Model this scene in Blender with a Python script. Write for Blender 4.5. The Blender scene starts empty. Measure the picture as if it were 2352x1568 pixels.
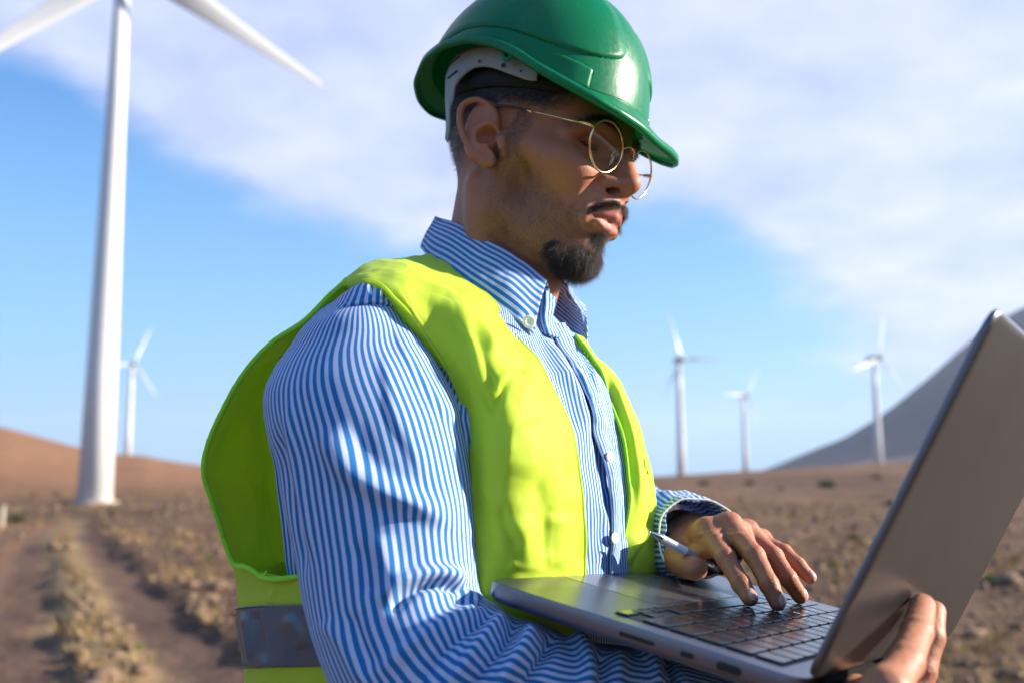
import bpy, math, random
import numpy as np
from mathutils import Vector, Matrix
rng = np.random.default_rng(7)
PI = math.pi
rad = math.radians
# ------------------------------------------------------------------ camera
CAM = np.array([0.0, 0.0, 1.32])
FPX = 2287.0                       # focal length in units of a 2352 px wide frame
PITCH = math.atan(301 / 2287)
CF = np.array([0, math.cos(PITCH), math.sin(PITCH)])
CU = np.array([0, -math.sin(PITCH), math.cos(PITCH)])
CR = np.array([1.0, 0, 0])
sc = bpy.context.scene
cd = bpy.data.cameras.new('camera'); cam = bpy.data.objects.new('camera', cd)
sc.collection.objects.link(cam); sc.camera = cam
cd.sensor_width = 36; cd.lens = 36 * FPX / 2352
cam.location = CAM; cam.rotation_euler = (PI / 2 + PITCH, 0, 0)
cd.clip_start = 0.05; cd.clip_end = 20000
cd.dof.use_dof = True; cd.dof.focus_distance = 0.80; cd.dof.aperture_fstop = 5.0
# ------------------------------------------------------------------ light
SUN_AZ = 4.0                      # degrees from +x towards +y
SUN_EL = 21.0
sd = bpy.data.lights.new('sun', 'SUN'); sun = bpy.data.objects.new('sun', sd)
sc.collection.objects.link(sun)
sd.energy = 4.8; sd.angle = rad(0.53); sd.color = (1.0, 0.88, 0.74)
sv = Vector((math.cos(rad(SUN_AZ)) * math.cos(rad(SUN_EL)), math.sin(rad(SUN_AZ)) * math.cos(rad(SUN_EL)), math.sin(rad(SUN_EL))))
sun.rotation_euler = sv.to_track_quat('Z', 'Y').to_euler(); sun.location = (5, 0, 6)
sc.view_settings.view_transform = 'Standard'; sc.view_settings.look = 'None'
sc.view_settings.exposure = 1.4; sc.view_settings.gamma = 1.0
sc.view_settings.use_curve_mapping = False
sc.render.engine = 'CYCLES'
sc.cycles.use_denoising = True
sc.cycles.max_bounces = 8; sc.cycles.diffuse_bounces = 4; sc.cycles.glossy_bounces = 4
sc.cycles.transparent_max_bounces = 12; sc.cycles.transmission_bounces = 8
sc.cycles.caustics_reflective = False; sc.cycles.caustics_refractive = False
# ------------------------------------------------------------------ node helpers
def new_mat(name):
    m = bpy.data.materials.new(name); m.use_nodes = True
    nt = m.node_tree; nt.nodes.clear()
    out = nt.nodes.new('ShaderNodeOutputMaterial')
    return m, nt, out
def N(nt, t, **k):
    n = nt.nodes.new(t)
    for a, b in k.items():
        if a == 'inp':
            for i, v in b.items():
                s = n.inputs[i]
                if hasattr(v, 'is_output') or isinstance(v, bpy.types.NodeSocket): nt.links.new(v, s)
                else: s.default_value = v
        else: setattr(n, a, b)
    return n
def math_n(nt, op, a, b=None, c=None, clamp=False):
    n = nt.nodes.new('ShaderNodeMath'); n.operation = op; n.use_clamp = clamp
    for i, v in enumerate((a, b, c)):
        if v is None: continue
        if isinstance(v, bpy.types.NodeSocket): nt.links.new(v, n.inputs[i])
        else: n.inputs[i].default_value = v
    return n.outputs[0]
def mix_c(nt, f, a, b, mode='MIX'):
    n = nt.nodes.new('ShaderNodeMix'); n.data_type = 'RGBA'; n.blend_type = mode
    for i, v in ((0, f), (6, a), (7, b)):
        if isinstance(v, bpy.types.NodeSocket): nt.links.new(v, n.inputs[i])
        else: n.inputs[i].default_value = (*v, 1) if (i and len(v) == 3) else v
    return n.outputs[2]
def ramp(nt, f, stops, interp='LINEAR'):
    n = nt.nodes.new('ShaderNodeValToRGB'); n.color_ramp.interpolation = interp
    el = n.color_ramp.elements
    while len(el) < len(stops): el.new(0.5)
    for e, (p, c) in zip(el, stops):
        e.position = p; e.color = (*c, 1) if hasattr(c, '__len__') else (c, c, c, 1)
    nt.links.new(f, n.inputs[0]); return n.outputs[0]
def noise(nt, vec, scale, detail=3, rough=0.5, dim='3D'):
    n = nt.nodes.new('ShaderNodeTexNoise'); n.noise_dimensions = dim
    n.inputs['Scale'].default_value = scale; n.inputs['Detail'].default_value = detail
    n.inputs['Roughness'].default_value = rough
    if vec is not None: nt.links.new(vec, n.inputs['Vector'])
    return n.outputs[0]
def bsdf(nt, out, **k):
    b = nt.nodes.new('ShaderNodeBsdfPrincipled'); nt.links.new(b.outputs[0], out.inputs[0])
    for a, v in k.items():
        s = b.inputs[a.replace('_', ' ')]
        if isinstance(v, bpy.types.NodeSocket): nt.links.new(v, s)
        else: s.default_value = (*v, 1) if hasattr(v, '__len__') and len(v) == 3 and s.type == 'RGBA' else v
    return b
def bump(nt, h, strength=0.3, dist=0.001, normal=None):
    n = nt.nodes.new('ShaderNodeBump'); n.inputs['Strength'].default_value = strength
    n.inputs['Distance'].default_value = dist; nt.links.new(h, n.inputs['Height'])
    if normal is not None: nt.links.new(normal, n.inputs['Normal'])
    return n.outputs[0]
def simple(name, col, rough=0.5, metal=0.0, spec=0.5, nscale=None, namt=0.15, bumpd=0.0, coat=0.0):
    m, nt, out = new_mat(name)
    tc = N(nt, 'ShaderNodeTexCoord')
    c = col
    if nscale:
        f = noise(nt, tc.outputs['Object'], nscale, 4)
        c = mix_c(nt, f, tuple(x * (1 - namt) for x in col), tuple(min(1, x * (1 + namt)) for x in col))
    b = bsdf(nt, out, Base_Color=c, Roughness=rough, Metallic=metal)
    b.inputs['Specular IOR Level'].default_value = spec
    b.inputs['Coat Weight'].default_value = coat
    if bumpd and nscale: nt.links.new(bump(nt, f, 0.5, bumpd), b.inputs['Normal'])
    return m
# ------------------------------------------------------------------ world
def build_world():
    w = bpy.data.worlds.new('World'); sc.world = w; w.use_nodes = True
    nt = w.node_tree; nt.nodes.clear()
    out = nt.nodes.new('ShaderNodeOutputWorld'); bg = nt.nodes.new('ShaderNodeBackground')
    nt.links.new(bg.outputs[0], out.inputs[0])
    sky = nt.nodes.new('ShaderNodeTexSky'); sky.sky_type = 'NISHITA'; sky.sun_disc = False
    sky.sun_elevation = rad(SUN_EL); sky.sun_rotation = rad(90 - SUN_AZ)
    sky.air_density = 1.25; sky.dust_density = 0.6; sky.ozone_density = 2.5; sky.altitude = 200
    tc = nt.nodes.new('ShaderNodeTexCoord')
    # cloud deck: direction projected on a plane overhead, so clouds foreshorten to the horizon
    sep = N(nt, 'ShaderNodeSeparateXYZ', inp={0: tc.outputs['Generated']})
    z = math_n(nt, 'MAXIMUM', sep.outputs[2], 0.0)
    zz = math_n(nt, 'ADD', z, 0.22)
    cx = math_n(nt, 'DIVIDE', sep.outputs[0], zz); cy = math_n(nt, 'DIVIDE', sep.outputs[1], zz)
    cmb = N(nt, 'ShaderNodeCombineXYZ', inp={0: cx, 1: cy, 2: 0.0})
    n1 = noise(nt, cmb.outputs[0], 1.1, 6, 0.52)
    n2 = noise(nt, cmb.outputs[0], 3.2, 5, 0.55)
    tot = math_n(nt, 'ADD', math_n(nt, 'MULTIPLY', n1, 0.62), math_n(nt, 'MULTIPLY', n2, 0.38))
    # broad banks and clearings, given as directions
    def blob(u, v, r, amp, ex=1.0):
        d = CF + CR * (u - 1176) / FPX + CU * (784 - v) / FPX; d = d / np.linalg.norm(d)
        s = N(nt, 'ShaderNodeVectorMath', operation='SUBTRACT', inp={0: tc.outputs['Generated'], 1: tuple(d)})
        m = N(nt, 'ShaderNodeVectorMath', operation='MULTIPLY', inp={0: s.outputs[0], 1: (1 / ex, 1 / ex, 1.0)})
        l = N(nt, 'ShaderNodeVectorMath', operation='LENGTH', inp={0: m.outputs[0]})
        g = math_n(nt, 'DIVIDE', l.outputs['Value'], r)
        g = math_n(nt, 'MULTIPLY', g, g); g = math_n(nt, 'MULTIPLY', g, -1.0); g = math_n(nt, 'EXPONENT', g)
        return math_n(nt, 'MULTIPLY', g, amp)
    acc = tot
    for bl in CLOUD_BLOBS: acc = math_n(nt, 'ADD', acc, blob(*bl))
    mask = N(nt, 'ShaderNodeMapRange', interpolation_type='SMOOTHSTEP', inp={0: acc, 1: 0.44, 2: 0.74, 3: 0.0, 4: 1.0}).outputs[0]
    fade = N(nt, 'ShaderNodeMapRange', inp={0: sep.outputs[2], 1: 0.0, 2: 0.12, 3: 0.25, 4: 1.0}).outputs[0]
    mask = math_n(nt, 'MULTIPLY', mask, fade)
    skc = mix_c(nt, 1.0, sky.outputs[0], SKY_TINT, 'MULTIPLY')
    # a little air-light toward the horizon
    hz = N(nt, 'ShaderNodeMapRange', inp={0: sep.outputs[2], 1: 0.0, 2: 0.38, 3: 0.85, 4: 0.0}).outputs[0]
    skc = mix_c(nt, hz, skc, HORIZON)
    dens = N(nt, 'ShaderNodeMapRange', inp={0: n2, 1: 0.35, 2: 0.7, 3: 0.0, 4: 1.0}).outputs[0]
    cc = mix_c(nt, dens, CLOUD_A, CLOUD_B)
    col = mix_c(nt, math_n(nt, 'MULTIPLY', mask, 0.92), skc, cc)
    nt.links.new(col, bg.inputs[0]); bg.inputs[1].default_value = 0.055
CLOUD_BLOBS = [(780, 420, .12, .22, 1.6), (2280, 560, .16, .20, 1.8), (420, 150, .28, .46, 1.7), (900, 500, .10, .14, 1.5), (250, 40, .16, .2, 1.6), (2150, 250, .25, .32, 1.5), (1750, 330, .14, .14, 1.4),
               (100, 520, .16, -.40, 1.3), (380, 760, .17, -.35, 2.0), (20, 300, .09, -.30, 1.0), (1500, 20, .10, -.14, 1.6),
               (1500, 750, .16, -.30, 1.8), (2050, 760, .10, .1, 2.0), (1480, 620, .08, -.1, 1.5), (900, 800, .25, -.3, 2.0)]
SKY_TINT = (0.42, 1.0, 1.62)
HORIZON = (2.8, 5.1, 7.7)
CLOUD_A = (4.1, 4.7, 6.9)
CLOUD_B = (6.3, 6.7, 8.4)
build_world()
# ------------------------------------------------------------------ geometry helpers
def ray(u, v):
    return CF + CR * (u - 1176) / FPX + CU * (784 - v) / FPX
def P(u, v, y):
    d = ray(u, v); return CAM + d * (y / d[1])
def proj(p):
    d = np.atleast_2d(p) - CAM; z = d @ CF
    return np.stack([1176 + FPX * (d @ CR) / z, 784 - FPX * (d @ CU) / z], -1)
def rotm(y, p, r):
    cy, sy, cp, sp, cr_, sr = math.cos(y), math.sin(y), math.cos(p), math.sin(p), math.cos(r), math.sin(r)
    return np.array([[cy, -sy, 0], [sy, cy, 0], [0, 0, 1]]) @ np.array([[cp, 0, sp], [0, 1, 0], [-sp, 0, cp]]) @ np.array([[1, 0, 0], [0, cr_, -sr], [0, sr, cr_]])
def smooth01(x, a, b):
    t = np.clip((x - a) / (b - a), 0, 1); return t * t * (3 - 2 * t)
def _h3(i, j, k, s):
    n = (i * 374761393 + j * 668265263 + k * 2147483647 + s * 974634777) & 0xFFFFFFFF
    n = ((n ^ (n >> 13)) * 1274126177) & 0xFFFFFFFF
    return ((n ^ (n >> 16)) & 0xFFFF) / 32768.0 - 1.0
def vnoise(p, seed=0):
    p = np.asarray(p, float); i = np.floor(p).astype(np.int64); f = p - i; f = f * f * (3 - 2 * f)
    r = 0
    for a in (0, 1):
        for b in (0, 1):
            for c in (0, 1):
                w = (f[..., 0] if a else 1 - f[..., 0]) * (f[..., 1] if b else 1 - f[..., 1]) * (f[..., 2] if c else 1 - f[..., 2])
                r = r + w * _h3(i[..., 0] + a, i[..., 1] + b, i[..., 2] + c, seed)
    return r
def fbm(p, oct=4, seed=0, gain=0.5):
    r = 0; a = 1.0; q = np.asarray(p, float)
    for o in range(oct):
        r = r + a * vnoise(q, seed + o); q = q * 2.03 + 17.3; a *= gain
    return r
def cr_spline(P0, n):
    """Catmull-Rom through rows of P0 (m x ...), n samples."""
    P0 = np.asarray(P0, float); m = len(P0)
    t = np.linspace(0, m - 1, n); i = np.minimum(t.astype(int), m - 2); f = (t - i).reshape(-1, *([1] * (P0.ndim - 1)))
    E = np.concatenate([2 * P0[:1] - P0[1:2], P0, 2 * P0[-1:] - P0[-2:-1]])
    a, b, c, d = E[i], E[i + 1], E[i + 2], E[i + 3]
    return 0.5 * (2 * b + (c - a) * f + (2 * a - 5 * b + 4 * c - d) * f * f + (3 * b - a - 3 * c + d) * f ** 3)
def resample(P0, n):
    """arc-length resample of a smooth curve through P0"""
    c = cr_spline(P0, max(200, n * 4)); s = np.r_[0, np.cumsum(np.linalg.norm(np.diff(c, axis=0), axis=1))]
    t = np.linspace(0, s[-1], n)
    return np.stack([np.interp(t, s, c[:, k]) for k in range(c.shape[1])], -1)
def grid_spline(net, n, m):
    net = np.asarray(net, float)
    a = cr_spline(net, n)
    return np.swapaxes(cr_spline(np.swapaxes(a, 0, 1), m), 0, 1)
def grid_faces(n, m, closed=False):
    i = np.arange(n - 1)[:, None]; j = np.arange(m if closed else m - 1)[None, :]; j2 = (j + 1) % m
    q = np.stack([i * m + j, i * m + j2, (i + 1) * m + j2, (i + 1) * m + j], -1)
    return q.reshape(-1, 4)
def grid_normals(G, closed=False):
    du = np.gradient(G, axis=0)
    if closed: dv = (np.roll(G, -1, 1) - np.roll(G, 1, 1)) / 2
    else: dv = np.gradient(G, axis=1)
    n = np.cross(du, dv); return n / (np.linalg.norm(n, axis=-1, keepdims=True) + 1e-12)
def vnormals(V, Fq):
    Fq = np.asarray(Fq); a = V[Fq[:, 0]]; b = V[Fq[:, 1]]; c = V[Fq[:, 2]]
    fn = np.cross(b - a, c - a)
    n = np.zeros_like(V)
    for k in range(Fq.shape[1]): np.add.at(n, Fq[:, k], fn)
    return n / (np.linalg.norm(n, axis=1, keepdims=True) + 1e-12)
col = sc.collection
def parent_offset(parent):
    o = np.zeros(3)
    while parent is not None:
        o = o + np.array(parent.location); parent = parent.parent
    return o
def make(name, V, Fc, mat, parent=None, smooth=True, uv=None, attrs=None, local=False, solid=0, subsurf=0, bevel=0, offset=-1):
    V = np.asarray(V, float).reshape(-1, 3)
    if not local: V = V - parent_offset(parent)
    me = bpy.data.meshes.new(name)
    if isinstance(Fc, np.ndarray):
        k = Fc.shape[1]
        me.vertices.add(len(V)); me.vertices.foreach_set('co', V.astype(np.float32).ravel())
        me.loops.add(Fc.size); me.loops.foreach_set('vertex_index', Fc.astype(np.int32).ravel())
        me.polygons.add(len(Fc)); me.polygons.foreach_set('loop_start', np.arange(0, Fc.size, k, dtype=np.int32))
        me.polygons.foreach_set('loop_total', np.full(len(Fc), k, dtype=np.int32))
        me.update(calc_edges=True)
    else:
        me.from_pydata([tuple(v) for v in V], [], Fc)
    me.validate()
    if smooth: me.polygons.foreach_set('use_smooth', np.ones(len(me.polygons), dtype=bool))
    if uv is not None:
        l = me.uv_layers.new(name='UVMap'); li = np.empty(len(me.loops), dtype=np.int32); me.loops.foreach_get('vertex_index', li)
        if len(uv) == len(V): u = np.asarray(uv)[li]
        else: u = np.asarray(uv)
        l.data.foreach_set('uv', u.astype(np.float32).ravel())
    for k, v in (attrs or {}).items():
        a = me.attributes.new(k, 'FLOAT', 'POINT'); a.data.foreach_set('value', np.asarray(v, dtype=np.float32))
    if mat: me.materials.append(mat)
    o = bpy.data.objects.new(name, me); col.objects.link(o); o.parent = parent
    if bevel:
        b = o.modifiers.new('bevel', 'BEVEL'); b.width = bevel; b.segments = 2; b.limit_method = 'ANGLE'; b.angle_limit = rad(35)
    if solid:
        s = o.modifiers.new('solid', 'SOLIDIFY'); s.thickness = solid; s.offset = offset
    if subsurf:
        s = o.modifiers.new('sub', 'SUBSURF'); s.levels = subsurf; s.render_levels = subsurf
    return o
def empty(name, loc, label=None, cat=None, group=None, kind=None, rot=None):
    o = bpy.data.objects.new(name, None); col.objects.link(o); o.location = loc
    if rot is not None: o.rotation_euler = rot
    return tag(o, label, cat, group, kind)
def tag(o, label=None, cat=None, group=None, kind=None):
    if label: o['label'] = label
    if cat: o['category'] = cat
    if group: o['group'] = group
    if kind: o['kind'] = kind
    return o
def tube(pts, r, seg=10, n=None, caps=True):
    """swept tube through pts -> verts, quads; r scalar or per point"""
    pts = np.asarray(pts, float); r = np.broadcast_to(np.asarray(r, float), (len(pts),))
    if n:
        q = cr_spline(np.c_[pts, r], n); pts, r = q[:, :3], q[:, 3]
    T = np.gradient(pts, axis=0); T /= np.linalg.norm(T, axis=1, keepdims=True) + 1e-12
    up = np.array([0, 0, 1.0]) if abs(T[0, 2]) < .9 else np.array([1.0, 0, 0])
    A = []; a = np.cross(T[0], up); a /= np.linalg.norm(a)
    for t in T:
        a = a - t * (a @ t); a /= np.linalg.norm(a); A.append(a)
    A = np.array(A); B = np.cross(T, A)
    ph = np.arange(seg) / seg * 2 * PI
    V = pts[:, None] + r[:, None, None] * (A[:, None] * np.cos(ph)[None, :, None] + B[:, None] * np.sin(ph)[None, :, None])
    Fq = [tuple(x) for x in grid_faces(len(pts), seg, True)]
    V = V.reshape(-1, 3)
    if caps:
        Fq.append(tuple(range(seg))[::-1]); k = (len(pts) - 1) * seg; Fq.append(tuple(range(k, k + seg)))
    return V, Fq
class MB:
    def __init__(s): s.V = []; s.F = []; s.n = 0
    def add(s, V, Fq):
        s.V.append(np.asarray(V, float)); s.F += [tuple(int(i) + s.n for i in f) for f in Fq]; s.n += len(V); return s
    def box(s, c, d, M=None):
        c = np.array(c, float); d = np.array(d, float) / 2
        v = np.array([[x, y, z] for x in (-1, 1) for y in (-1, 1) for z in (-1, 1)]) * d
        if M is not None: v = v @ np.asarray(M).T
        return s.add(v + c, [(0, 1, 3, 2), (4, 6, 7, 5), (0, 4, 5, 1), (2, 3, 7, 6), (0, 2, 6, 4), (1, 5, 7, 3)])
    def tube(s, *a, **k): return s.add(*tube(*a, **k))
    def make(s, name, mat, parent=None, **k): return make(name, np.concatenate(s.V), s.F, mat, parent, **k)
# ------------------------------------------------------------------ implicit-surface sculpting
class SDF:
    def __init__(s, lo, hi, h):
        s.lo = np.array(lo, float); s.h = h
        s.n = (np.ceil((np.array(hi) - s.lo) / h)).astype(int) + 1
        s.F = np.full(s.n, 1e3, np.float32)
        s.ax = [s.lo[i] + h * np.arange(s.n[i]) for i in range(3)]
    def _loc(s, lo, hi):
        a = np.clip(np.floor((np.array(lo) - s.lo) / s.h).astype(int), 0, s.n); b = np.clip(np.ceil((np.array(hi) - s.lo) / s.h).astype(int) + 1, 0, s.n)
        sl = tuple(slice(i, j) for i, j in zip(a, b))
        X = s.ax[0][sl[0]][:, None, None].astype(np.float32); Y = s.ax[1][sl[1]][None, :, None].astype(np.float32); Z = s.ax[2][sl[2]][None, None, :].astype(np.float32)
        return sl, X, Y, Z
    def _op(s, sl, d, k, mode):
        if d.size == 0: return
        A = s.F[sl]
        if mode == 'add':
            hh = np.maximum(k - np.abs(A - d), 0) / max(k, 1e-6); s.F[sl] = np.minimum(A, d) - hh * hh * k * .25
        elif mode == 'sub':
            d = -d; hh = np.maximum(k - np.abs(A - d), 0) / max(k, 1e-6); s.F[sl] = np.maximum(A, d) + hh * hh * k * .25
    def ell(s, c, r, k=1.0, rot=None, mode='add'):
        c = np.array(c, float); r = np.array(r, float); m = max(r) + 2 * k + 3 * s.h
        sl, X, Y, Z = s._loc(c - m, c + m)
        x, y, z = X - c[0], Y - c[1], Z - c[2]
        if rot is not None:
            R_ = np.asarray(rot).T
            x, y, z = [R_[i, 0] * x + R_[i, 1] * y + R_[i, 2] * z for i in range(3)]
        k0 = np.sqrt((x / r[0]) ** 2 + (y / r[1]) ** 2 + (z / r[2]) ** 2); k1 = np.sqrt((x / r[0] ** 2) ** 2 + (y / r[1] ** 2) ** 2 + (z / r[2] ** 2) ** 2)
        s._op(sl, (k0 * (k0 - 1) / (k1 + 1e-9)).astype(np.float32), k, mode)
    def cone(s, a, b, ra, rb, k=1.0, mode='add', flat=None):
        """capsule with linearly varying radius"""
        a = np.array(a, float); b = np.array(b, float); m = max(ra, rb) + 2 * k + 3 * s.h
        sl, X, Y, Z = s._loc(np.minimum(a, b) - m, np.maximum(a, b) + m)
        ba = b - a; L = ba @ ba + 1e-12
        x, y, z = X - a[0], Y - a[1], Z - a[2]
        t = np.clip((x * ba[0] + y * ba[1] + z * ba[2]) / L, 0, 1)
        d = np.sqrt((x - t * ba[0]) ** 2 + (y - t * ba[1]) ** 2 + (z - t * ba[2]) ** 2) - (ra + (rb - ra) * t)
        s._op(sl, d.astype(np.float32), k, mode)
    def path(s, pts, rr, k=1.0, mode='add', n=None):
        pts = np.asarray(pts, float); rr = np.broadcast_to(np.asarray(rr, float), (len(pts),))
        if n: q = cr_spline(np.c_[pts, rr], n); pts, rr = q[:, :3], q[:, 3]
        # one field for whole path, hard min inside, then smooth op
        m = max(rr) + 2 * k + 3 * s.h
        sl, X, Y, Z = s._loc(pts.min(0) - m, pts.max(0) + m); D = None
        for a, b, ra, rb in zip(pts[:-1], pts[1:], rr[:-1], rr[1:]):
            ba = b - a; L = ba @ ba + 1e-12; x, y, z = X - a[0], Y - a[1], Z - a[2]
            t = np.clip((x * ba[0] + y * ba[1] + z * ba[2]) / L, 0, 1)
            d = np.sqrt((x - t * ba[0]) ** 2 + (y - t * ba[1]) ** 2 + (z - t * ba[2]) ** 2) - (ra + (rb - ra) * t)
            D = d if D is None else np.minimum(D, d)
        s._op(sl, D.astype(np.float32), k, mode)
    def mesh(s):
        Fd = s.F; S = Fd < 0
        c = [S[a:S.shape[0] - 1 + a, b:S.shape[1] - 1 + b, d:S.shape[2] - 1 + d] for a in (0, 1) for b in (0, 1) for d in (0, 1)]
        any_ = c[0].copy(); all_ = c[0].copy()
        for q in c[1:]: any_ |= q; all_ &= q
        act = np.argwhere(any_ & ~all_); idx = np.full(any_.shape, -1, np.int32); idx[tuple(act.T)] = np.arange(len(act))
        acc = np.zeros((len(act), 3)); cnt = np.zeros(len(act))
        offs = [(a, b, d) for a in (0, 1) for b in (0, 1) for d in (0, 1)]
        for o1 in offs:
            for ax in range(3):
                if o1[ax]: continue
                o2 = list(o1); o2[ax] = 1
                f0 = Fd[tuple((act + o1).T)]; f1 = Fd[tuple((act + o2).T)]
                m = (f0 < 0) != (f1 < 0); t = np.where(m, f0 / (f0 - f1 + 1e-12), 0)
                p = np.array(o1, float)[None].repeat(len(act), 0); p[:, ax] = t
                acc[m] += p[m]; cnt[m] += 1
        V = s.lo + s.h * (act + acc / cnt[:, None])
        Q = []
        for ax in range(3):
            a1, a2 = [(1, 2), (2, 0), (0, 1)][ax]
            sl0 = [slice(None)] * 3; sl1 = [slice(None)] * 3; sl0[ax] = slice(0, -1); sl1[ax] = slice(1, None)
            for q in (a1, a2): sl0[q] = slice(1, -1); sl1[q] = slice(1, -1)
            A = S[tuple(sl0)]; B = S[tuple(sl1)]
            e = np.argwhere(A != B); inside = A[tuple(e.T)]
            e2 = e.copy(); e2[:, a1] += 1; e2[:, a2] += 1
            def g(d1, d2):
                q = e2.copy(); q[:, a1] -= d1; q[:, a2] -= d2; return idx[tuple(q.T)]
            qd = np.stack([g(1, 1), g(0, 1), g(0, 0), g(1, 0)], -1)
            qd[~inside] = qd[~inside][:, ::-1]; Q.append(qd)
        return V, np.concatenate(Q)
def relax(V, Fq, it=1, w=0.5):
    n = len(V); e = np.concatenate([Fq[:, [0, 1]], Fq[:, [1, 2]], Fq[:, [2, 3]], Fq[:, [3, 0]]])
    for _ in range(it):
        a = np.zeros_like(V); c = np.zeros(n)
        for k in range(3): a[:, k] = np.bincount(e[:, 0], V[e[:, 1], k], n) + np.bincount(e[:, 1], V[e[:, 0], k], n)
        c = np.bincount(e[:, 0], minlength=n) + np.bincount(e[:, 1], minlength=n)
        V = V * (1 - w) + w * a / c[:, None]
    return V
def seg_dist(q, pts):
    """distance, param and side of 2d points q to a polyline"""
    pts = np.asarray(pts, float); best = np.full(len(q), 1e9); par = np.zeros(len(q)); side = np.zeros(len(q)); n = len(pts) - 1
    for i in range(n):
        a, b = pts[i], pts[i + 1]; ba = b - a; r = q - a
        t = np.clip((r @ ba) / (ba @ ba + 1e-9), 0, 1); d = r - t[:, None] * ba; l = np.hypot(d[:, 0], d[:, 1])
        m = l < best; best[m] = l[m]; par[m] = (i + t[m]) / n; side[m] = np.sign(ba[0] * r[m, 1] - ba[1] * r[m, 0])
    return best, par, side
def folds(V, Nn, strokes, only_near=None):
    """push cloth along its normals under strokes given where they show; (pts, amp, wide, wide_other_side)"""
    q = proj(V); D = np.zeros(len(V))
    for st in strokes:
        pts, amp, w = st[0], st[1], st[2]; w2 = st[3] if len(st) > 3 else w
        pp = cr_spline(pts, max(12, 5 * len(pts))) if len(pts) > 2 else np.asarray(pts, float)
        d, t, s_ = seg_dist(q, pp)
        ww = np.where(s_ > 0, w, w2)
        taper = smooth01(t, -0.02, .22) * (1 - smooth01(t, .78, 1.02)) if len(st) < 5 else 1
        D += amp * np.exp(-(d / ww) ** 2) * taper
    if only_near is not None: D = D * only_near
    return V + Nn * D[:, None]
# ================================================================== land
SKL = np.array([(-3000, 1080), (-1500, 1010), (-900, 965), (-400, 965), (0, 997), (100, 1018), (180, 1035), (260, 1046), (330, 1050), (370, 1058), (470, 1071), (700, 1083), (1100, 1091), (1500, 1093), (1740, 1079), (1900, 1071), (2160, 1058), (2352, 1052), (2900, 1040), (5000, 1080)], float)
def elev_at(x, y):
    u = 1176 + FPX * np.where(y > .2 * np.abs(x), x / np.maximum(y, 1e-3), np.sign(x) * 6) / math.cos(PITCH)
    return (1085 - np.interp(u, SKL[:, 0], SKL[:, 1])) / FPX
def gp0(u, v): t = 1.32 / ((v - 1085) / FPX); return ((u - 1176) / FPX * t, t)
RUT = [[(62, 1568), (66, 1520), (75, 1436), (79, 1333), (91, 1271), (112, 1225), (157, 1188), (190, 1172)], [(560, 1600), (476, 1498), (373, 1395), (290, 1312), (232, 1250), (207, 1217), (200, 1190), (205, 1172)]]
RUT = [cr_spline([gp0(*p) for p in r], 60) for r in RUT]
for i in (0, 1):
    d = RUT[i][0] - RUT[i][3]; RUT[i] = np.r_[[RUT[i][0] + d * k for k in (40, 20, 8)], RUT[i]]
def rutmask(x, y):
    q = np.stack([x.ravel(), y.ravel()], -1); m = np.zeros(len(q)); nn = .12 * vnoise(np.c_[q * 2.2, 0 * q[:, 0]], 31)
    for r in RUT:
        d, t, _ = seg_dist(q, r); m = np.maximum(m, 1 - smooth01(d + nn, .20, .42))
    return m.reshape(x.shape)
def strawmask(x, y):
    mid = [(RUT[0][int(t * 62)] + RUT[1][int(t * 62)]) / 2 for t in np.linspace(0, .97, 50)]; q = np.stack([x.ravel(), y.ravel()], -1)
    d, t, _ = seg_dist(q, mid); return (1 - smooth01(d + .2 * vnoise(np.c_[q * 1.4, 0 * q[:, 0]], 37), .15, .5)).reshape(x.shape)
def terrain(x, y, rut=None):
    r = np.hypot(x, y); e = elev_at(x, y); rr = np.where(x < 0, 250.0, 210.0)
    h0 = -.65 * smooth01(r, 22, 60); top = 1.32 + e * rr
    back = smooth01(-y, -40, 40)
    h = h0 + (top - h0) * smooth01(r, 58, rr) * (1 - back)
    h = np.where(r > rr, top * (1 - back) - (r - rr) * .05 * np.clip(1 - back, 0, 1), h); h = np.maximum(h, -24)
    p = np.stack([x, y, 0 * x], -1); fl = 1 - smooth01(r, 150, 250) * .8
    h = h + .10 * fbm(p / 2.6, 4, 41) * smooth01(r, 2, 8) + .035 * fbm(p / .45, 3, 47) * (1 - smooth01(r, 25, 60)) + .35 * fbm(p / 22.0, 3, 43) * smooth01(r, 20, 60) * fl
    return h
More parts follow.
